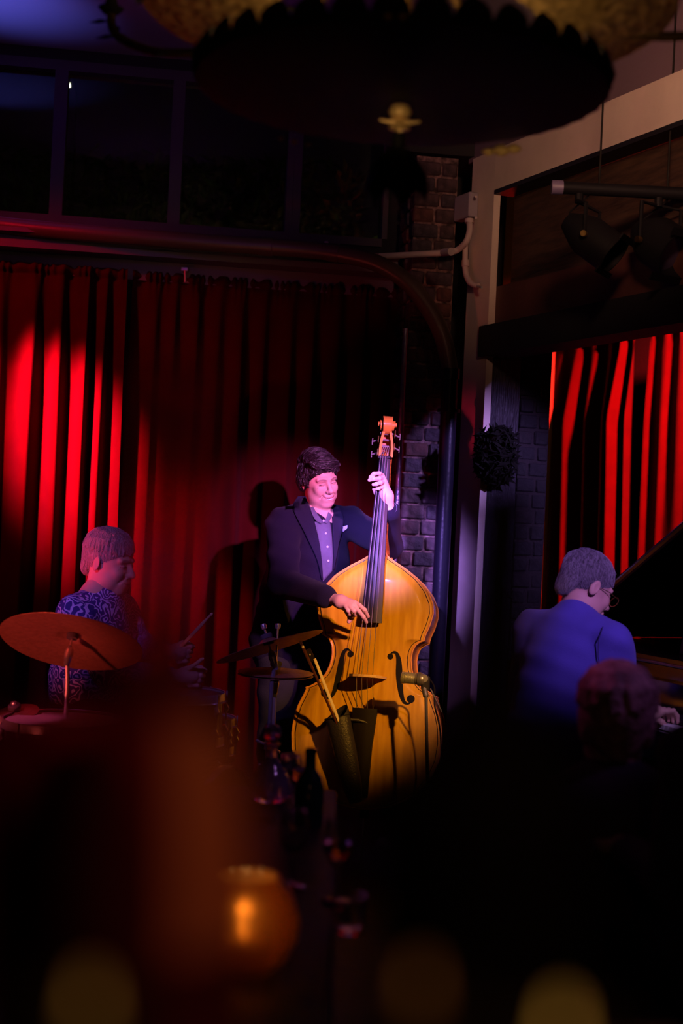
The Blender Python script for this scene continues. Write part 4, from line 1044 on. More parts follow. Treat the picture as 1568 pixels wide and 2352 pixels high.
# sleeve seam on the near shoulder
MB().tube([p['sr'] + q for q in (V((-.045, -.045, .058)), V((-.062, -.062, .01)), V((-.060, -.060, -.05)), V((-.045, -.055, -.11)))], .002, 6).build('sleeve_seam', mat('dark_seam', (.03, .025, .12), .9), pi_)
trousers('trousers', p, M_trouser, pi_); shoes(p, pi_)
gl_ = MB()
for q in (-1, 1):
    gl_.tube([HP @ V((q * .080, .01, .002)), HP @ V((q * .078, -.05, .008)), HP @ V((q * .066, -.108, .006))], .0014, 6)
    gl_.tube([HP @ V((q * .036 + .026 * math.cos(a), -.112, -.002 + .019 * math.sin(a))) for a in np.linspace(0, 2 * PI, 21)], .0014, 6)
gl_.tube([HP @ V((-.010, -.114, .004)), HP @ V((.010, -.114, .004))], .0014, 6)
gl_.build('glasses', M_brass, pi_)

# ---- the drummer, seen from his right side
SK3 = (.62, .36, .30)
dr = thing('person', (-.95, 5.72, 0), 'grey-haired drummer in a purple paisley shirt half hidden behind the dark bottle', 'person')
DY = 5.72
pk = pt(228, 1362, DY)
fd = unit(.93, -.36); sxp = unit(-.36, -.93)
p = dict(neck=pk, chest=pk - Z * .09, pelvis=V((pk.x - .03, pk.y, .60)), sr=pk + V((0, 0, -.075)) + sxp * .17 - fd * .01, sl=pk + V((0, 0, -.075)) - sxp * .17)
p['er'] = pt(245, 1545, 5.48); p['wr'] = pt(408, 1552, 5.36); p['el'] = pt(330, 1490, 5.85); p['wl'] = pt(385, 1500, 5.55)
p['hr'] = p['pelvis'] + sxp * .09; p['hl'] = p['pelvis'] - sxp * .09; p['kr'] = p['hr'] + fd * .42 + sxp * .12 - Z * .06; p['kl'] = p['hl'] + fd * .42 - sxp * .17 - Z * .06
p['ar'] = V((p['kr'].x, p['kr'].y, .09)) + fd * .05; p['al'] = V((p['kl'].x, p['kl'].y, .09)) + fd * .05; p['toe'] = fd
HD = hmat(pt(252, 1292, DY), 69, 10, 0, 1.0)
parts = [head_part(HD, SK3, squint=1, neckdir=ndir(HD, p['neck'] - Z * .02), vox=.0025, jaw=1.1), body_core(p, SK3)]
w = p['wr']; kx = unit(1, 0, .02)
def grip(w, f_dir, n_):
    fs = []
    for i in range(4):
        a = w + f_dir * (.065 - .006 * i) + V((0, -.0, 0)) + Z * (.022 - .019 * i) - n_ * .0
        fs.append([a, a + f_dir * .028 + n_ * .006, a + f_dir * .034 + n_ * .03, a + f_dir * .014 + n_ * .045])
    return hand_part([(w, .025), (w + f_dir * .03, .027), (w + f_dir * .055, .027)], fs, [w + f_dir * .03 + Z * .02, w + f_dir * .06 + Z * .035 + n_ * .01, w + f_dir * .085 + Z * .034 + n_ * .02], SK3, r=.0092, vox=.0024)
parts.append(grip(w, kx, V((0, .9, -.1)))); parts.append(grip(p['wl'], unit(.9, -.2, .1), V((0, .9, -.1))))
v_, f_, c_ = join(parts); nbuild('body', v_, f_, M_skin, dr, c_)
hd_ = hair_mesh(HD, 'hair', mat('silver_hair', (.36, .28, .30), .6, bump=1.0, bscale=300, stretch=(1, 1, .25), var=.3, vscale=240), dr, dict(thick=.009, locks=90, lockr=.006, line=((0, -.098, .058), (0, .58, .82)), sides=0), 12)
strands(HD, hd_, mat('hair_sheen_silver', (.55, .45, .5), .45), dr, 1600, comb_short, .026, .0007, .003, 7)
def paisley():
    m = mat('paisley_cotton', (.05, .03, .22), .75); nt = m.node_tree; N = nt.nodes; L = nt.links
    tc = N.new('ShaderNodeTexCoord'); n = N.new('ShaderNodeTexNoise'); n.inputs['Scale'].default_value = 14
    mx = N.new('ShaderNodeVectorMath'); mx.operation = 'MULTIPLY_ADD'; mx.inputs[1].default_value = (.10, .10, .10)
    L.new(tc.outputs['Object'], n.inputs['Vector']); L.new(n.outputs['Color'], mx.inputs[0]); L.new(tc.outputs['Object'], mx.inputs[2])
    vo = N.new('ShaderNodeTexVoronoi'); vo.inputs['Scale'].default_value = 17; L.new(mx.outputs[0], vo.inputs['Vector'])
    ml = N.new('ShaderNodeMath'); ml.operation = 'MULTIPLY'; ml.inputs[1].default_value = 26; L.new(vo.outputs['Distance'], ml.inputs[0])
    sn = N.new('ShaderNodeMath'); sn.operation = 'SINE'; L.new(ml.outputs[0], sn.inputs[0])
    n2 = N.new('ShaderNodeTexNoise'); n2.inputs['Scale'].default_value = 90; L.new(tc.outputs['Object'], n2.inputs['Vector'])
    ad = N.new('ShaderNodeMath'); ad.operation = 'ADD'; L.new(sn.outputs[0], ad.inputs[0]); L.new(n2.outputs['Fac'], ad.inputs[1])
    r = N.new('ShaderNodeValToRGB'); r.color_ramp.elements[0].position = .80; r.color_ramp.elements[1].position = .95
    r.color_ramp.elements[0].color = (.04, .025, .22, 1); r.color_ramp.elements[1].color = (.55, .42, .85, 1)
    L.new(ad.outputs[0], r.inputs[0]); L.new(r.outputs[0], N['Principled BSDF'].inputs['Base Color']); return m
s = SDF(); RT = Matrix((sxp, Z.cross(sxp), Z)).transposed()
s.ell(p['chest'] - Z * .10, (.19, .13, .24), RT).cap(p['sr'].lerp(p['neck'], .25), p['sr'], .054, .062, k=.05).cap(p['sl'].lerp(p['neck'], .25), p['sl'], .054, .062, k=.05)
s.ell(p['pelvis'].lerp(p['chest'], .3), (.19, .15, .24), RT, k=.06).cap(p['neck'] - Z * .05, p['neck'], .07, .063, k=.03)
s.chain([p['sr'], p['er'], p['wr'] - (p['wr'] - p['er']).normalized() * .05], [.066, .055, .040], k=.03).chain([p['sl'], p['el'], p['wl'] - (p['wl'] - p['el']).normalized() * .05], [.066, .055, .040], k=.03)
v, f = s.mesh(.0065, wrinkle(.003, 16, 30)); nbuild('shirt', v, f, paisley(), dr)
trousers('trousers', p, M_trouser, dr); shoes(p, dr)
def stick(name, label, a, b, wide=.0072):
    t = thing(name, a, label, 'drumstick'); d = b - a
    MB().tube([a, a + d * .03, a + d * .75, a + d * .93, a + d * .955, a + d * .985, a + d], [.004, wide, wide, .0038, .005, .005, .002], 10).build('shaft', M_wood, t)
stick('drumstick', 'drumstick gripped in the drummer\'s near fist, butt end towards the bass', pt(467, 1512, 5.28), pt(408, 1566, 5.48) + V((-.17, .10, -.13)))
stick('drumstick', 'raised drumstick pointing up between the drummer\'s hands and the bassist', pt(395, 1508, 5.56), pt(488, 1408, 5.42))
stool = thing('drum_stool', V((p['pelvis'].x, p['pelvis'].y, 0)), 'round black drum stool under the drummer', 'stool')
MB().lathe([(0, .42), (.15, .42), (.17, .44), (.17, .475), (.15, .49), (0, .49)], T((p['pelvis'].x, p['pelvis'].y, 0)), 28).build('seat', M_leather, stool)
MB().tube([V((p['pelvis'].x, p['pelvis'].y, .42)), V((p['pelvis'].x, p['pelvis'].y, .18))], .016, 10).build('post', M_chrome, stool)
for k in range(3):
    a = k * 2.094; MB().tube([V((p['pelvis'].x, p['pelvis'].y, .24)), V((p['pelvis'].x + .22 * math.cos(a), p['pelvis'].y + .22 * math.sin(a), .01))], .009, 8).build('leg', M_chrome, stool)

# ---- audience
def listener(label, c, yaw, hairm, style, jm, seed, pitch=0, s_=1.0, skin=(.5, .32, .28), tall=1.0, noisy=False):
    t = thing('person', (c.x, c.y, 0), label, 'person'); a = math.radians(yaw); fd = V((math.sin(a), -math.cos(a), 0)); sx = V((math.cos(a), math.sin(a), 0))
    nk = c - Z * .13 - fd * .02
    p = dict(neck=nk, chest=nk - Z * .10, pelvis=V((nk.x, nk.y, .60)) - fd * .03, sr=nk - Z * .085 + sx * .18, sl=nk - Z * .085 - sx * .18)
    p['er'] = p['sr'] - Z * .25 + fd * .06; p['el'] = p['sl'] - Z * .25 + fd * .06; p['wr'] = p['er'] + fd * .24; p['wl'] = p['el'] + fd * .24
    p['hr'] = p['pelvis'] + sx * .09; p['hl'] = p['pelvis'] - sx * .09; p['kr'] = p['hr'] + fd * .42 - Z * .06; p['kl'] = p['hl'] + fd * .42 - Z * .06
    p['ar'] = V((p['kr'].x, p['kr'].y, .09)); p['al'] = V((p['kl'].x, p['kl'].y, .09)); p['toe'] = fd
    H = hmat(c, yaw, pitch, 0, s_)
    pr = [head_part(H, skin, vox=.003, squint=0), body_core(p, skin, .011)]
    for w_ in ('wr', 'wl'):
        w = p[w_]; fs = [[w + fd * .07 + sx * o, w + fd * .10 + sx * o - Z * .005, w + fd * .125 + sx * o - Z * .015, w + fd * .14 + sx * o - Z * .03] for o in (-.028, -.009, .01, .029)]
        pr.append(hand_part([(w, .025), (w + fd * .05, .026)], fs, [w + fd * .03, w + fd * .06 + sx * .035, w + fd * .09 + sx * .04], skin, vox=.003))
    v_, f_, c_ = join(pr); nbuild('body', v_, f_, M_skin, t, c_)
    hair_mesh(H, 'hair', hairm, t, style, seed, .0032)
    s = SDF(); RT = Matrix((sx, Z.cross(sx), Z)).transposed()
    s.ell(p['chest'] - Z * .10, (.20, .14, .25), RT).cap(p['sr'].lerp(p['neck'], .3), p['sr'], .055, .062, k=.05).cap(p['sl'].lerp(p['neck'], .3), p['sl'], .055, .062, k=.05)
    s.ell(p['pelvis'].lerp(p['chest'], .35), (.19, .15, .24), RT, k=.06).cap(p['neck'] - Z * .06, p['neck'] - Z * .01, .075, .062, k=.03)
    s.chain([p['sr'], p['er'], p['wr']], [.066, .055, .036], k=.03).chain([p['sl'], p['el'], p['wl']], [.066, .055, .036], k=.03)
    v, f = s.mesh(.009, wrinkle(.003, 16, 30)); nbuild('coat', v, f, jm, t); trousers('trousers', p, M_trouser, t, .012); shoes(p, t)
    ch = thing('cafe_chair', V((p['pelvis'].x, p['pelvis'].y, 0)), 'dark cafe chair under the ' + label.split(' seen')[0].split(' at')[0], 'chair')
    b = p['pelvis']; F_ = frame(V((0, 0, 0)), sx, fd)
    def q_(x, y, z): return V((b.x, b.y, 0)) + sx * x + fd * y + Z * z
    MB().prism([q_(-.2, -.2, .44), q_(.2, -.2, .44), q_(.2, .2, .44), q_(-.2, .2, .44)], Z * .035).build('seat', M_wood_dark, ch, smooth=False)
    for x in (-.18, .18):
        for y in (-.18, .18): MB().tube([q_(x * 1.05, y * 1.05, .002), q_(x, y, .44)], .014, 8).build('leg', M_wood_dark, ch)
        MB().tube([q_(x, -.19, .47), q_(x, -.235, .70)], .013, 8).build('back_post', M_wood_dark, ch)
    MB().prism([q_(-.19, -.215, .58), q_(.19, -.215, .58), q_(.19, -.230, .70), q_(-.19, -.230, .70)], fd * -.015).build('backrest', M_wood_dark, ch, smooth=False)
    return t
M_wood_dark = mat('dark_beech', (.03, .018, .012), .45)
listener('listener with a mop of short grey-brown hair seen from behind, below the pianist', pt(1412, 1665, 3.35), 175,
         mat('ash_brown_hair', (.38, .24, .26), .7, bump=.9, bscale=90, var=.4, vscale=30), dict(thick=.022, locks=90, lockr=.012, line=((0, -.098, .02), (0, .9, .3)), sides=1, volume=1),
         mat('plum_cardigan', (.05, .03, .075), .85, bump=.3), 31, s_=.95)
listener('listener in a dark plum coat at the right edge of the photograph', pt(1800, 1490, 2.75), 190,
         mat('auburn_dark_hair', (.05, .022, .03), .6, bump=.6, bscale=90), dict(thick=.016, locks=70, lockr=.009, line=((0, -.098, .03), (0, .8, .5)), sides=1),
         mat('plum_coat', (.04, .03, .09), .85, bump=.3), 35)

# ================================================================== DRUM KIT
def cymbal(label, c, n, r, stand_foot, label_off=None, bell=.18, group=None, rod=.05, pole=True):
    t = thing('cymbal', V((c.x, c.y, 0)) if pole else c, label, 'cymbal', group); M = align(c, n)
    prof = [(.006, r * .13), (r * .10, r * .125), (r * bell, r * .07), (r * .26, r * .045), (r * .6, r * .018), (r, -.006), (r - .001, -.0075), (r * .6, r * .018 - .0015), (r * .26, r * .043), (r * (bell - .01), r * .065), (r * .10, r * .118), (.006, r * .12)]
    MB().lathe(prof, M, 56).build('disc', M_bronze, t, sharp=60)
    if pole:
        n = n.normalized(); MB().lathe([(0, .0), (.022, .0), (.024, .012), (.020, .018), (0, .018)], align(c + n * (r * .13), n), 18).build('felt', mat('grey_felt', (.12, .10, .12), .9), t)
        MB().lathe([(0, -.022), (.020, -.022), (.022, -.006), (0, -.006)], align(c + n * (r * .12), n), 18).build('felt', MATS['grey_felt'], t)
        MB().tube([c + n * (r * .13 + rod), c - n * .045], .004, 8).build('threaded_rod', M_chrome, t)
        MB().lathe([(0, .008), (.010, .008), (.012, .0), (.010, -.012), (0, -.012)], align(c + n * (r * .13 + rod), n), 12).build('wing_nut', M_chrome, t)
        j = c - n * .05; f_ = V((j.x, j.y, .02))
        MB().lathe([(.006, .03), (.014, .018), (.017, 0), (.012, -.03), (.009, -.05)], align(j, n), 14).build('tilter', M_chrome, t)
        MB().tube([j - n * .03, V((j.x, j.y, j.z - .10)), V((j.x, j.y, j.z - .34))], .0085, 10).build('upper_tube', M_chrome, t)
        MB().tube([V((j.x, j.y, j.z - .33)), V((j.x, j.y, .12))], .0125, 12).build('lower_tube', M_darkchrome, t)
        k = V((j.x, j.y, j.z - .34)); MB().tube([k + V((0, 0, .014)), k - V((0, 0, .014))], .018, 12).build('clamp_collar', M_chrome, t)
        MB().tube([k + V((-.05, -.01, .02)), k, k + V((.045, -.01, -.022))], [.005, .006, .005], 8).build('wing_screw', M_chrome, t)
        for q in range(3):
            a = q * 2.094 + .5; MB().tube([V((j.x, j.y, .30)), V((j.x + .24 * math.cos(a), j.y + .24 * math.sin(a), .012))], .008, 8).build('leg', M_darkchrome, t)
    return t
cymbal('large red-lit cymbal at far left, tilted so its underside shows', pt(164, 1472, 5.12), V((.06, .47, .88)), .258, None)
cymbal('edge-on tilted cymbal on a chrome stand left of the bass', pt(618, 1482, 5.5), V((-.33, .17, .92)), .214, None)
hh = cymbal('nearly level hi-hat cymbals below the tilted cymbal by the bassist', pt(633, 1541, 5.62), V((.0, -.02, 1)), .150, None, rod=.16)
MB().lathe([(.006, -.02), (.04, -.018), (.15, -.004), (.15, -.005), (.04, -.021), (.006, -.023)], align(pt(633, 1541, 5.62) - Z * .012, Z), 48).build('lower_disc', M_bronze, hh)
cymbal('small red-lit cymbal tilted over the floor tom at the left edge', pt(35, 1634, 5.15), V((-.15, -.25, .95)), .085, None, rod=.02)
def drum(name, label, c, r, h, head_m, lugs=8, axis=Z, legs=0, group=None):
    t = thing(name, V((c.x, c.y, max(0, c.z - h))) if not legs else V((c.x, c.y, 0)), label, 'drum', group); M = align(c, axis)
    MB().lathe([(r, -.012), (r, -h + .012)], M, 40).build('shell', M_drum, t)
    MB().lathe([(0, .0), (r * .9, 0), (r + .002, -.004), (r + .004, -.012)], M, 40).build('drumhead', head_m, t)
    MB().lathe([(0, -h), (r * .9, -h), (r + .002, -h + .004)], M, 40).build('drumhead', M_head, t)
    for z in (0, -h + .03): MB().lathe([(r + .004, z + .006), (r + .008, z + .007), (r + .009, z), (r + .009, z - .022), (r + .013, z - .026), (r + .004, z - .027)], M, 40).build('hoop', M_chrome, t)
    for k in range(lugs):
        a = 2 * PI * k / lugs + .2; u = V((math.cos(a), math.sin(a), 0))
        for v_ in (-.055, -h + .055):
            o = MB().tube([M @ (u * (r + .008) + Z * (v_ + .018)), M @ (u * (r + .016) + Z * v_), M @ (u * (r + .008) + Z * (v_ - .018))], [.007, .010, .007], 8).build('lug', M_chrome, t)
        MB().tube([M @ (u * (r + .014) + Z * .010), M @ (u * (r + .014) + Z * (-h - .005))], .003, 6).build('tension_rod', M_chrome, o)
    for k in range(legs):
        a = 2.094 * k + .4; u = V((math.cos(a), math.sin(a), 0)); q = c + u * (r + .02)
        MB().tube([V((q.x, q.y, c.z - h * .4)), V((q.x, q.y, .01))], .0065, 8).build('leg', M_chrome, t)
    return t
def drum_stand(c, z1, label):
    t = thing('drum_stand', V((c.x, c.y, 0)), label, 'stand'); MB().tube([V((c.x, c.y, .1)), V((c.x, c.y, z1 - .06))], .012, 10).build('post', M_darkchrome, t)
    for k in range(3):
        a = 2.094 * k; e = V((math.cos(a), math.sin(a), 0)); MB().tube([V((c.x, c.y, .26)), V((c.x, c.y, .015)) + e * .22], .007, 8).build('leg', M_darkchrome, t)
        MB().tube([V((c.x, c.y, z1 - .07)), V((c.x, c.y, z1 - .02)) + e * .13], .006, 8).build('basket_arm', M_darkchrome, t)
c_ = pt(420, 1590, 5.25); drum('tom_drum', 'dark wrapped drum with chrome rim just under the drummer\'s near fist', c_, .150, .19, mat('dark_drumhead', (.06, .05, .07), .3), 8)
drum_stand(V((c_.x, c_.y, 0)), c_.z - .19, 'three-legged stand carrying the drum under the drummer\'s fist')
c_ = pt(468, 1648, 5.58); drum('snare_drum', 'black drum with bright lugs standing lower, right of the drummer\'s hand', c_, .118, .14, MATS['dark_drumhead'], 8)
drum_stand(V((c_.x, c_.y, 0)), c_.z - .14, 'three-legged stand carrying the lower drum right of the drummer\'s hand')
drum('floor_tom', 'floor tom at the far left with a pink-lit drumhead', pt(146, 1652, 5.05), .205, .38, M_head, 8, legs=3)
bd = drum('bass_drum', 'black bass drum on its side below the drummer\'s hands', V((-.36, 5.03, .27)), .25, .32, MATS['dark_drumhead'], 10, axis=unit(.93, -.36, 0))
bd.location.z -= 0
# ================================================================== GRAND PIANO
K0 = V((1.20, 5.21, 0)); kd = w_dir; ad = jd
def PN(k, a, z): return K0 + kd * k + ad * a + Z * z
gp = thing('grand_piano', PN(-.2, .7, 0), 'black grand piano with its lid raised at the right edge', 'piano')
KF, KN = -1.02, .50
out = [PN(KF, .20, 0), PN(KF, 1.15, 0), PN(KF + .10, 1.38, 0), PN(KF + .38, 1.45, 0), PN(KF + .62, 1.32, 0), PN(KF + .78, 1.08, 0), PN(KN - .42, .88, 0), PN(KN - .12, .75, 0), PN(KN, .58, 0), PN(KN, .20, 0)]
rim = [*catmull(out, 5)]
MB().grid([[q + Z * z for q in rim] for z in (.67, .935)] ).build('rim', M_piano, gp)
b = MB(); n_ = len(rim); b.add([q + Z * .69 for q in rim], [tuple(range(n_))]); b.build('soundboard', M_varnish, gp, smooth=False)
b = MB()
for i in range(26):
    k = KF + .08 + i * .048; b.tube([PN(k, .30, .80), PN(k + .0, .30 + max(.25, 1.0 - i * .024), .79)], .0016, 5)
tag(b.build('strings', M_brass, gp), kind='stuff')
MB().tube([q + Z * .938 for q in rim], .012, 8).build('rim_edge', M_piano, gp)
MB().prism([PN(KF, .19, .67), PN(KN, .19, .67), PN(KN, .30, .67), PN(KF, .30, .67)], Z * .262).build('front_case', mat('lit_brown_lacquer', (.035, .015, .010), .25, coat=.9), gp, smooth=False)  # black case browned in its colour for the warm light on it
MB().prism([PN(KF - .005, .16, .932), PN(KN + .005, .16, .932), PN(KN + .005, .62, .932), PN(KF - .005, .62, .932)], Z * .016).build('folded_front_lid', MATS['lit_brown_lacquer'], gp, smooth=False)
MB().tube([PN(KF, .165, .925), PN(KN, .165, .925)], .009, 10).build('moulding', MATS['lit_brown_lacquer'], gp)
MB().prism([PN(KF, -.03, .60), PN(KN, -.03, .60), PN(KN, .20, .60), PN(KF, .20, .60)], Z * .085).build('key_bed', M_piano, gp, smooth=False)
MB().prism([PN(KF, -.055, .64), PN(KN, -.055, .64), PN(KN, -.03, .64), PN(KF, -.03, .64)], Z * .075).build('key_slip', M_piano, gp, smooth=False)
for k in (KF, KN - .06):
    MB().prism([PN(k, -.055, .60), PN(k + .06, -.055, .60), PN(k + .06, .20, .60), PN(k, .20, .60)], Z * .25).build('key_cheek', M_piano, gp, smooth=False)
MB().prism([PN(KF + .06, .155, .70), PN(KN - .06, .155, .70), PN(KN - .06, .185, .70), PN(KF + .06, .185, .70)], Z * .16).build('fallboard', M_piano, gp, smooth=False)
Mk = frame(V((0, 0, 0)), kd, ad)
def keymesh(nm, sx, sy, sz, m):
    b = MB().box((0, 0, 0), (sx, sy, sz), Mk.copy(), bev=.0012); me = bpy.data.meshes.new(nm); me.from_pydata([tuple(v) for v in b.v], [], b.f); me.materials.append(m); return me
wk = keymesh('white_key', .0222, .148, .020, mat('key_ivory', (.85, .82, .85), .3, coat=.3)); bk = keymesh('black_key', .011, .095, .024, M_ebony)
pos0 = WORLD[gp.name]
for i in range(58):
    o = bpy.data.objects.new('white_key', wk); C.objects.link(o); o.parent = gp; o.location = PN(KF + .085 + i * .0236, .045, .727) - pos0
    if i % 7 not in (2, 6) and i < 57:
        o = bpy.data.objects.new('black_key', bk); C.objects.link(o); o.parent = gp; o.location = PN(KF + .0968 + i * .0236, .070, .742) - pos0
la = math.radians(30); ldir = kd * math.cos(la) + Z * math.sin(la)
def LD(k, a): return PN(KF, a, .955) + ldir * k
lo_ = [LD(0, .60), LD(0, 1.15), LD(.10, 1.38), LD(.38, 1.45), LD(.62, 1.32), LD(.78, 1.08), LD(1.1, .88), LD(1.40, .75), LD(1.5, .60)]
lo_ = [LD(0, .18)] + lo_[1:] ; lo_[-1] = LD(1.5, .18)
nl = ldir.cross(ad).normalized()
MB().prism(catmull(lo_, 4), nl * .02).build('lid', M_piano, gp, smooth=False)
MB().tube([LD(0, .18), LD(1.5, .18)], .014, 8).build('lid_edge', mat('red_brown_lacquer', (.10, .03, .02), .3, coat=.8), gp)
MB().tube([PN(KN - .02, .55, .94), LD(1.38, .62)], .011, 8).build('lid_prop', M_piano, gp)
for k, a in ((KF + .12, .22), (KN - .12, .25), (KF + .35, 1.25)):
    MB().lathe([(.035, .66), (.05, .60), (.032, .52), (.045, .3), (.028, .10), (.034, .06), (.0, .05)], T(PN(k, a, 0)), 16).build('leg', M_piano, gp)
    MB().lathe([(0, .055), (.022, .05), (.025, .025), (.020, .002), (0, .0)], T(PN(k, a, 0)), 12).build('caster', M_brass, gp)
MB().prism([PN(-.35, .34, .95), PN(.1, .34, .95), PN(.1, .37, 1.13), PN(-.35, .37, 1.13)], ad * .012).build('music_desk', M_piano, gp, smooth=False)
MB().box(PN(-.26, .42, .22), (.10, .10, .9 - .02 if False else .9), bev=.01) if False else None
ly = MB(); ly.tube([PN(-.30, .35, .67), PN(-.28, .35, .10)], .011, 8); ly.tube([PN(-.22, .35, .67), PN(-.24, .35, .10)], .011, 8); ly.build('pedal_lyre', M_piano, gp)
for k in (-.30, -.26, -.22): MB().box(PN(k, .27, .07), (.02, .10, .01), bev=.003).build('pedal', M_brass, gp)
be = thing('piano_bench', V((.79, 5.25, 0)), 'black padded piano bench under the pianist', 'bench')
def BN(k, a, z): return V((.79, 5.25, 0)) + kd * k + ad * a + Z * z
MB().box((.79, 5.25, .475), (.66, .34, .06), frame(V((0, 0, 0)), kd, ad), bev=.02).build('cushion', M_leather, be)
MB().box((.79, 5.25, .42), (.64, .32, .05), frame(V((0, 0, 0)), kd, ad), bev=.004).build('apron', M_piano, be, smooth=False)
for k in (-.29, .29):
    for a in (-.13, .13): MB().tube([BN(k, a, .40), BN(k, a, .002)], [.02, .014], 8).build('leg', M_piano, be)

# ================================================================== STAGE LIGHTS ON A BAR
sbar = thing('lighting_bar', pt(1268, 430, 5.4), 'black lighting bar with a purple-lit end cap hanging across the alcove front', 'bar')
s0, s1 = pt(1275, 430, 5.4), pt(1700, 452, 5.4)
MB().tube([s0, s1], .0245, 16).build('tube', mat('matte_black', (.008, .007, .009), .6, spec=.15), sbar)
MB().tube([pt(1266, 430, 5.4), pt(1292, 431, 5.4)], .027, 16).build('end_cap', mat('purple_grey_plastic', (.16, .12, .22), .4), sbar)
for px_ in (1375, 1532, 1660):
    q = s0.lerp(s1, (px_ - 1275) / 425); MB().tube([q, V((q.x, q.y, CEIL))], .004, 8).build('hanger', M_iron, sbar)
    MB().lathe([(0, .03), (.01, .03), (.012, .0), (.03, -.005), (.03, -.03), (0, -.03)], T(q) @ Matrix.Scale(.5, 4), 12).build('bolt', M_iron, sbar)
M_matte = mat('matte_black', (.008, .007, .009), .6, spec=.15)
def parcan(label, top, c, d, r, L):
    t = thing('stage_light', top, label, 'stage light', 'stage lights on the bar'); d = d.normalized(); M = align(c, d)
    MB().lathe([(0, -L * .55), (r * .45, -L * .53), (r * .62, -L * .42), (r * .9, -L * .22), (r, -L * .1), (r, L * .42), (r * 1.06, L * .43), (r * 1.06, L * .5), (r * .98, L * .5), (r * .96, L * .3), (r * .9, L * .2)], M, 32).build('housing', M_matte, t)
    MB().lathe([(0, L * .22), (r * .5, L * .24), (r * .94, L * .2)], M, 32).build('lens', mat('lamp_lens', (.08, .06, .12), .05, coat=1.0), t)
    sx = d.cross(Z).normalized(); up = sx.cross(d)
    for q in ((-1, 1), (1, 1)):
        MB().prism([M @ V((x_, y_, L * .505)) for x_, y_ in ((-r * 1.1, q[0] * r * 1.1), (r * 1.1, q[0] * r * 1.1), (r * 1.1, q[0] * r * .8), (-r * 1.1, q[0] * r * .8))], d * .006).build('gel_frame', M_matte, t, smooth=False)
    yk = [c + sx * (r * 1.12) , c + sx * (r * 1.12) + Z * r * 1.5, top - Z * .03 + sx * .02, top - Z * .03 - sx * .02, c - sx * (r * 1.12) + Z * r * 1.5, c - sx * (r * 1.12)]
    MB().tube(yk, .008, 6).build('yoke', M_matte, t)
    MB().tube([top, top - Z * .035], .016, 10).build('hook_clamp', M_matte, t)
    MB().tube([c - d * L * .5 + up * 0, c - d * L * .5 + up * .03 - d * .02, top + V((.04, .02, 0))], .004, 6).build('cable', M_matte, t)
    for q in (-1, 1): MB().tube([c + sx * q * r * 1.1, c + sx * q * (r * 1.1 + .02)], .012, 10).build('lock_knob', M_brass, t)
parcan('left one of the two black stage lights hanging from the bar, aimed down and right', s0.lerp(s1, .13) - Z * .02, pt(1358, 548, 5.38), V((.75, -.38, -.62)), .078, .23)
parcan('right one of the two black stage lights, with a bright violet reflection in its front', s0.lerp(s1, .56) - Z * .02, pt(1515, 560, 5.36), V((.50, -.72, -.52)), .095, .24)

# ================================================================== CHANDELIER
CH = V((.09, 3.22, 2.385)); CRD = .462
chn = thing('chandelier', V((CH.x, CH.y, CEIL)), 'large black ornate chandelier with a scalloped dish and gilt details', 'chandelier')
MB().lathe([(0, .0), (.10, -.012), (.26, -.008), (.40, .004), (CRD, .022), (CRD + .006, .03), (CRD, .036), (.40, .018), (.2, .008), (0, .01)], T(CH), 72, wob=lambda a, z: 1 + .006 * math.cos(a * 36)).build('dish', M_iron, chn)
# scalloped crown of leaves around the rim
NL = 36
for k in range(NL):
    a = 2 * PI * (k + .5) / NL; u = V((math.cos(a), math.sin(a), 0)); w_ = V((-math.sin(a), math.cos(a), 0)); hgt = .055
    b = MB(); rows = []
    for i in range(7):
        t = i / 6; wd = .040 * (math.cos(t * PI / 2) ** .6 if t < 1 else 0.02) + .001
        rows.append([CH + u * (CRD + .012 * math.sin(t * PI)) + Z * (.028 + hgt * t) + w_ * wd * s_ - u * .01 * (1 - abs(s_)) for s_ in (-1, -.5, 0, .5, 1)])
    b.grid(rows); n0 = len(b.v); b.v += [tuple(V(q) - u * .004) for q in b.v[:n0]]; b.f += [tuple(i + n0 for i in f[::-1]) for f in b.f[:]]
    b.build('rim_leaf', M_iron, chn)
# gilt beads put in as highlights along the far rim and crown
spot('bead_fill', (.45, 1.7, 1.8), (CH.x + .27, CH.y + .38, 2.385), (1.0, .65, .3), 30, 5, .6, .02)  # unseen narrow light added for the rim beads
for a_, sz in ((50, .016), (54.5, .020), (59, .014), (118, .006), (123, .007), (128, .006), (-92, .006), (-95.5, .006)):
    a = math.radians(a_); q = CH + V((math.cos(a), math.sin(a), 0)) * (CRD + .004) + Z * (-.002 if a_ > 0 else .028)
    MB().lathe([(0, sz * .8), (sz * .8, sz * .5), (sz * 1.3, 0), (sz * .8, -sz * .5), (0, -sz * .8)], T(q), 12).build('highlight_bead', mat('gilding', (.8, .52, .2), .45, .3), chn)
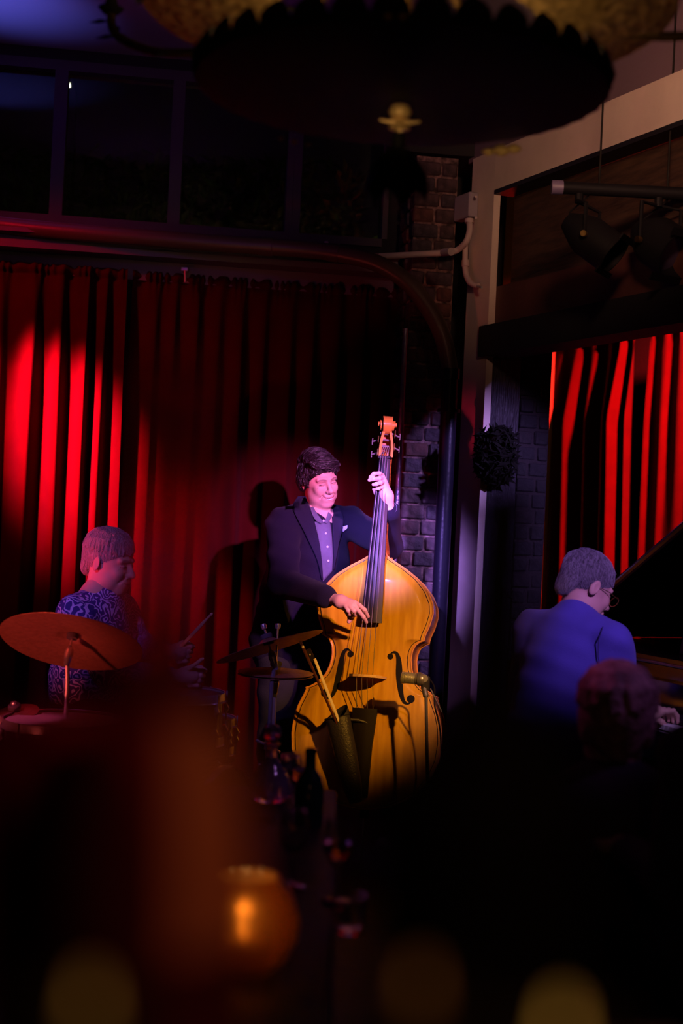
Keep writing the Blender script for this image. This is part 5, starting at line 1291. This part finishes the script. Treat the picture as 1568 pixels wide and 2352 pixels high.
# centre finial under the dish
MB().lathe([(0, -.012), (.020, -.016), (.026, -.028), (.020, -.040), (.012, -.044), (.0, -.044)], T(CH + Z * .004), 20).build('finial_ball', MATS['gilding'], chn)
fn = MB()
fn.lathe([(.010, -.044), (.013, -.055), (.022, -.060), (.024, -.066), (.010, -.070)], T(CH + Z * .004), 20)
for s_ in (-1, 1): fn.tube([CH + V((0, 0, -.045)), CH + V((s_ * .028, 0, -.047)), CH + V((s_ * .046, 0, -.044))], [.007, .004, .0025], 8)
fn.build('finial', MATS['gilding'], chn)
MB().lathe([(0, -.07), (.010, -.072), (.014, -.09), (.010, -.12), (.016, -.13), (.010, -.14)], T(CH), 14).build('drop_stem', M_iron, chn)
for k in range(6):
    a = k * PI / 3 + .25; u = V((math.cos(a), math.sin(a), 0)); w_ = V((-math.sin(a), math.cos(a), 0)); rows = []
    for i in range(8):
        t = i / 7; wd = .034 * math.sin(min(1, t * 1.05 + .12) * PI) ** .7 + .002
        rows.append([CH + u * (.012 + .058 * math.sin(t * PI * .62)) + Z * (-.11 - .125 * t) + w_ * wd * s_ for s_ in (-1, -.5, 0, .5, 1)])
    b = MB().grid(rows); n0 = len(b.v); b.v += [tuple(V(q) - u * .005) for q in b.v[:n0]]; b.f += [tuple(i + n0 for i in f[::-1]) for f in b.f[:]]
    b.build('drop_leaf', M_iron, chn)
MB().tube([CH, V((CH.x, CH.y, 2.95))], .016, 12).build('stem', M_brass, chn)
# upper brass hoop and arms with leaves
UH = V((CH.x, CH.y, 2.56))
MB().lathe([(.30, -.0), (.46, .012), (.60, .03), (.605, .036), (.60, .042), (.46, .022), (.30, .01)], T(UH), 64).build('upper_ring', mat('old_gold', (.30, .19, .07), .55, .4, bump=.6, bscale=40, var=.4, vscale=25), chn)
for k in range(8):
    a = k * PI / 4 + .15; u = V((math.cos(a), math.sin(a), 0)); w_ = V((-math.sin(a), math.cos(a), 0))
    P = catmull([UH + Z * .30, UH + u * .18 + Z * .14, UH + u * .42 + Z * .035, UH + u * .72 + Z * .045, UH + u * .92 + Z * .12, UH + u * .95 + Z * .20], 6)
    ar = MB().tube(P, .012, 8).build('arm', mat('aged_brass', (.10, .055, .02), .5, .5, bump=.3), chn)
    lf = MB()
    for i in range(6, len(P) - 2, 3):
        for s_ in (-1, 1):
            q = P[i]; e = (w_ * s_ * .055 + u * .03 + Z * random.uniform(-.03, .03)); m2 = Z.cross(e).normalized() * .016
            lf.add([q, q + e * .5 + m2, q + e, q + e * .5 - m2, q + e * .5 + Z * .008], [(0, 4, 1), (1, 4, 2), (2, 4, 3), (3, 4, 0)])
    tag(lf.build('arm_leaves', M_iron, ar, smooth=False), kind='stuff')
    q = P[-1]; MB().lathe([(0, -.02), (.02, -.015), (.035, 0), (.02, .006), (.012, .03), (.012, .08), (0, .08)], T(q), 14).build('candle_cup', M_iron, chn)
    MB().lathe([(0, 0), (.006, .004), (.008, .014), (.004, .03), (0, .036)], T(q + Z * .082), 10).build('bulb', mat('bulb_glow', (1, .8, .5), .5, emit=(1, .55, .2), estr=3.0), chn)
for k in range(14): MB().lathe([(.010 * math.cos(b_) + .016, .005 * math.sin(b_)) for b_ in np.linspace(0, 2 * PI, 7)], T((CH.x, CH.y, 2.97 + .048 * k)) @ Matrix.Rotation(PI / 2, 4, 'X') @ Matrix.Rotation(k * PI / 2, 4, 'Y'), 12).build('chain_link', M_iron, chn)
MB().lathe([(0, -.03), (.05, -.025), (.08, 0), (0, 0)], T((CH.x, CH.y, CEIL)), 24).build('ceiling_rose', M_brass, chn)
point('chandelier_glow', (CH.x, CH.y - .12, 2.47), (1.0, .62, .25), 9, .02)
spot('finial_fill', (CH.x - .3, 1.5, 1.75), (CH.x, CH.y, 2.345), (1.0, .65, .3), 30, 5, .6, .02)  # unseen narrow light added to show the finial

# ================================================================== TABLES AND GLASSES IN FRONT
TZ = .64
tb = thing('long_table', (-.45, 3.1, 0), 'dark long cafe table carrying the glass bottles and candle globe', 'table')
MB().box((-.45, 3.1, TZ - .02), (.95, 2.1, .04), bev=.008).build('table_top', mat('dark_table', (.02, .012, .011), .55, spec=.2), tb, smooth=False)
for x in (-.85, -.05):
    for y in (2.15, 4.05): MB().tube([V((x, y, TZ - .04)), V((x, y, .002))], [.028, .02], 10).build('leg', M_iron, tb)
def T0(px, Y): q = pt(px, 1900, Y); q.z = TZ; x = pt(px, 1176 + (CAMZ - TZ) / Y * F, Y).x; return V((x, Y, TZ + .001))
M_pglass = mat('violet_tinted_glass', (.80, .62, .88), .08, trans=.85, ior=1.5)
d_ = thing('decanter', T0(618, 3.95), 'cut-glass decanter with a round stopper catching violet light, left of the bass', 'decanter')
q = T0(618, 3.95); fac = lambda a, z: 1 + .05 * abs(math.sin(a * 6)) * (1 if z < .10 else 0)
MB().lathe([(0, 0), (.045, .0), (.050, .006), (.054, .03), (.052, .055), (.038, .085), (.020, .110), (.0165, .125), (.0165, .150), (.024, .158), (.022, .160), (.014, .15), (.0135, .125), (.034, .085), (.046, .05), (.044, .012), (0, .010)], T(q), 36, wob=fac).build('vessel', M_pglass, d_)
MB().lathe([(.0125, .145), (.0135, .16), (.016, .165), (.024, .178), (.026, .190), (.020, .204), (.008, .211), (0, .212)], T(q), 24, wob=lambda a, z: 1 + .05 * math.cos(a * 8)).build('stopper', M_pglass, d_)
d2 = thing('cruet', T0(652, 4.02), 'small glass cruet with a side handle right behind the decanter', 'cruet')
q = T0(650, 4.02); MB().lathe([(0, 0), (.026, 0), (.030, .03), (.020, .07), (.010, .09), (.012, .115), (.015, .12), (.008, .118), (.008, .09), (0, .08)], T(q), 24).build('vessel', M_pglass, d2)
MB().tube(catmull([q + V((.012, 0, .11)), q + V((.04, 0, .112)), q + V((.042, 0, .08)), q + V((.026, 0, .05))], 5), .004, 8).build('handle', M_pglass, d2)
def wine(label, q, s_=1.0, fill=None):
    t = thing('wine_glass', q, label, 'wine glass')
    MB().lathe([(0, .0), (.034, .001), (.032, .004), (.006, .008), (.004, .015), (.004, .072), (.010, .080), (.028, .100), (.036, .125), (.036, .150), (.029, .185), (.028, .185), (.035, .150), (.035, .125), (.026, .102), (.005, .084), (0, .083)], T(q) @ Matrix.Scale(s_, 4), 32).build('glass', M_glass, t)
    if fill: MB().lathe([(0, .085), (.025, .103), (.034, .125), (.0343, .135), (0, .135)], T(q) @ Matrix.Scale(s_, 4), 32).build('wine', fill, t)
M_rose = mat('amber_drink', (.75, .28, .10), .05, trans=.8, ior=1.34)
wine('stemmed glass of amber drink in front of the bass\'s lower left edge', T0(682, 3.80), .88, M_rose)
wine('empty stemmed glass at the middle of the long table, right of the candle globe', T0(668, 3.05), .9)
wine('stemmed glass by the right edge of the long table', T0(770, 2.95), .92, M_rose)
gb = thing('green_bottle', T0(706, 3.65), 'dark green wine bottle with an open neck in front of the bass', 'bottle')
MB().lathe([(0, 0), (.036, 0), (.038, .006), (.038, .10), (.030, .125), (.0165, .145), (.0150, .150), (.0145, .185), (.0165, .188), (.0165, .198), (.0115, .2), (.0115, .15), (.034, .1), (.034, .01), (0, .008)], T(T0(706, 3.65)), 32).build('glass', M_greenglass, gb)
def tumbler(label, q, r, h, drink=None):
    t = thing('tumbler', q, label, 'glass')
    MB().lathe([(0, 0), (r * .86, 0), (r * .9, .004), (r, h), (r * .95, h), (r * .84, .012), (0, .010)], T(q), 32, wob=lambda a, z: 1 + .015 * math.cos(a * 12)).build('glass', M_glass, t)
    if drink: MB().lathe([(0, .0115), (r * .83, .0125), (r * .89, h * .5), (0, h * .5)], T(q), 28).build('drink', drink, t)
tumbler('squat tumbler left of the glowing candle globe', T0(345, 2.55) , .040, .092, M_rose)
tumbler('small tumbler right of the stemmed glass near the table edge', T0(800, 2.75), .033, .07)
# glowing ribbed candle globe
gq = T0(556, 2.50); cg = thing('candle_globe', gq, 'ribbed amber glass candle globe glowing on the long table', 'candle holder')
M_amber = mat('amber_glass', (.80, .36, .08), .38, trans=.8, ior=1.45, bump=.3, bscale=30)
MB().lathe([(0, 0), (.055, 0), (.075, .02), (.092, .055), (.094, .09), (.082, .13), (.062, .155), (.058, .165), (.054, .163), (.058, .15), (.078, .125), (.089, .09), (.087, .055), (.07, .022), (0, .012)], T(gq), 48, wob=lambda a, z: 1 + .022 * math.cos(a * 18)).build('globe', M_amber, cg)
MB().lathe([(0, .013), (.028, .013), (.028, .055), (.022, .052), (0, .050)], T(gq + V((0, 0, 0))), 24).build('candle', mat('candle_wax', (.8, .6, .4), .6), cg)
MB().lathe([(0, .056), (.004, .060), (.0065, .070), (.0045, .085), (.001, .098), (0, .1)], T(gq), 12).build('flame', mat('candle_flame', (1, .6, .2), .5, emit=(1.0, .48, .12), estr=9), cg)
point('candle_light', gq + V((0, -.0, .105)), (1.0, .48, .13), .28, .012)

# the bar counter in front of the camera and what stands on it
BZ = 1.165
bc = thing('bar_counter', (0.1, .62, 0), 'dark bar counter along the bottom in front of the camera', 'counter')
MB().box((.1, .62, BZ - .02), (1.8, .36, .04), bev=.008).build('counter_top', mat('bar_wood', (.06, .025, .015), .3, coat=.4), bc, smooth=False)
MB().box((.1, .66, (BZ - .04) / 2), (1.7, .24, BZ - .04)).build('counter_front', M_wallblack, bc, smooth=False)
def bottle(name, label, q, prof, m, liquid=None, cap_=None):
    t = thing(name, q, label, 'bottle'); MB().lathe(prof, T(q), 48).build('glass', m, t, sharp=60)
    if cap_: MB().lathe(cap_, T(q), 32).build('cap', M_black, t)
    return t
q = V((pt(350, 1900, .52).x, .52, BZ + .001))
def bprof(top, nz, sz, rn, rb, th=.002):
    o = [(0, 0), (rb * .95, 0), (rb, .004), (rb, sz * .9), (rb * .97, sz)]
    for t in np.linspace(.1, 1, 8): o.append((rb * .97 + (rn - rb * .97) * (t * t * (3 - 2 * t)) ** .8, sz + (nz - sz) * t))
    return o + [(rn, top - .012), (rn * 1.12, top - .011), (rn * 1.12, top), (0, top)]
pr1 = [(0, 0), (.036, 0), (.038, .004), (.038, .13), (.0375, .145), (.035, .165), (.030, .187), (.022, .207), (.0165, .222), (.0140, .235), (.0135, .323), (.0152, .324), (.0152, .335), (0, .335)]
b1 = bottle('tall_bottle', 'blurred tall reddish bottle at lower left close to the camera', q, pr1, mat('ruby_brown_glass', (.50, .06, .10), .28, trans=.85, ior=1.12, spec=.4))
MB().lathe([(r_ + .0006, z_) for r_, z_ in pr1 if .13 <= z_ <= .207], T(q), 40, a0=-1.25, a1=-.1).build('amber_patch', mat('amber_patch_tone', (.55, .17, .06), .7), b1)  # amber patch wrapped over the right of the shoulder
q = V((pt(120, 1900, .56).x, .60, BZ + .001))
rg = thing('red_haze_glass', q, 'tall crimson tumbler added for the red haze at the far left beside the blurred reddish bottle', 'glass')
MB().lathe([(0, 0), (.030, 0), (.032, .01), (.040, .19), (.0385, .19), (.031, .012), (0, .010)], T(q), 40).build('glass', mat('red_haze_glass', (.45, .006, .05), .4, trans=.15, ior=1.3), rg)  # crimson put in to colour the blurred haze at lower left
q = V((pt(1120, 1900, .60).x, .60, BZ + .001))
bottle('tall_bottle', 'blurred tall black bottle right of centre close to the camera', q, bprof(.300, .215, .165, .0145, .046), mat('black_glass', (.005, .004, .004), .8, spec=.05), None)
def glint_holder(label, q, e, fz):  # glowing stand-ins for blurred highlights on things near the camera
    t = thing('glint', q, label, 'candle'); h = fz - q.z - .012
    MB().lathe([(0, 0), (.016, 0), (.018, .006), (.020, h + .012), (.0185, h + .012), (.016, .008), (0, .006)], T(q), 24).build('glass', mat('smoked_glass', (.12, .09, .05), .4, trans=.8, spec=.1), t)
    MB().lathe([(0, .008), (.0145, .008), (.0165, h - .004), (0, h - .004)], T(q), 20).build('glint_base', mat('glint_base_brown', (.03, .015, .006), .8, spec=.1), t)
    MB().lathe([(0, h - .004), (.0022, h), (.0033, h + .008), (.0015, h + .018), (0, h + .020)], T(q), 10).build('flame', mat('glint_glow_%02d' % int(e * 100), (1, .6, .2), .5, emit=(1.0, .50, .07), estr=e), t)  # added emitter that blurs into the highlight disc
for px_, Y_, z_, e, lb in ((208, .445, 2300, .12, 'small added glowing votive at the bottom left corner, far out of focus'), (965, .47, 2262, .03, 'faint added votive at the bottom right of centre, far out of focus'), (1290, .47, 2350, .32, 'brightest added votive at the bottom right, far out of focus')):
    q = pt(px_, z_, Y_); glint_holder(lb, V((q.x, q.y, BZ + .001)), e, q.z)
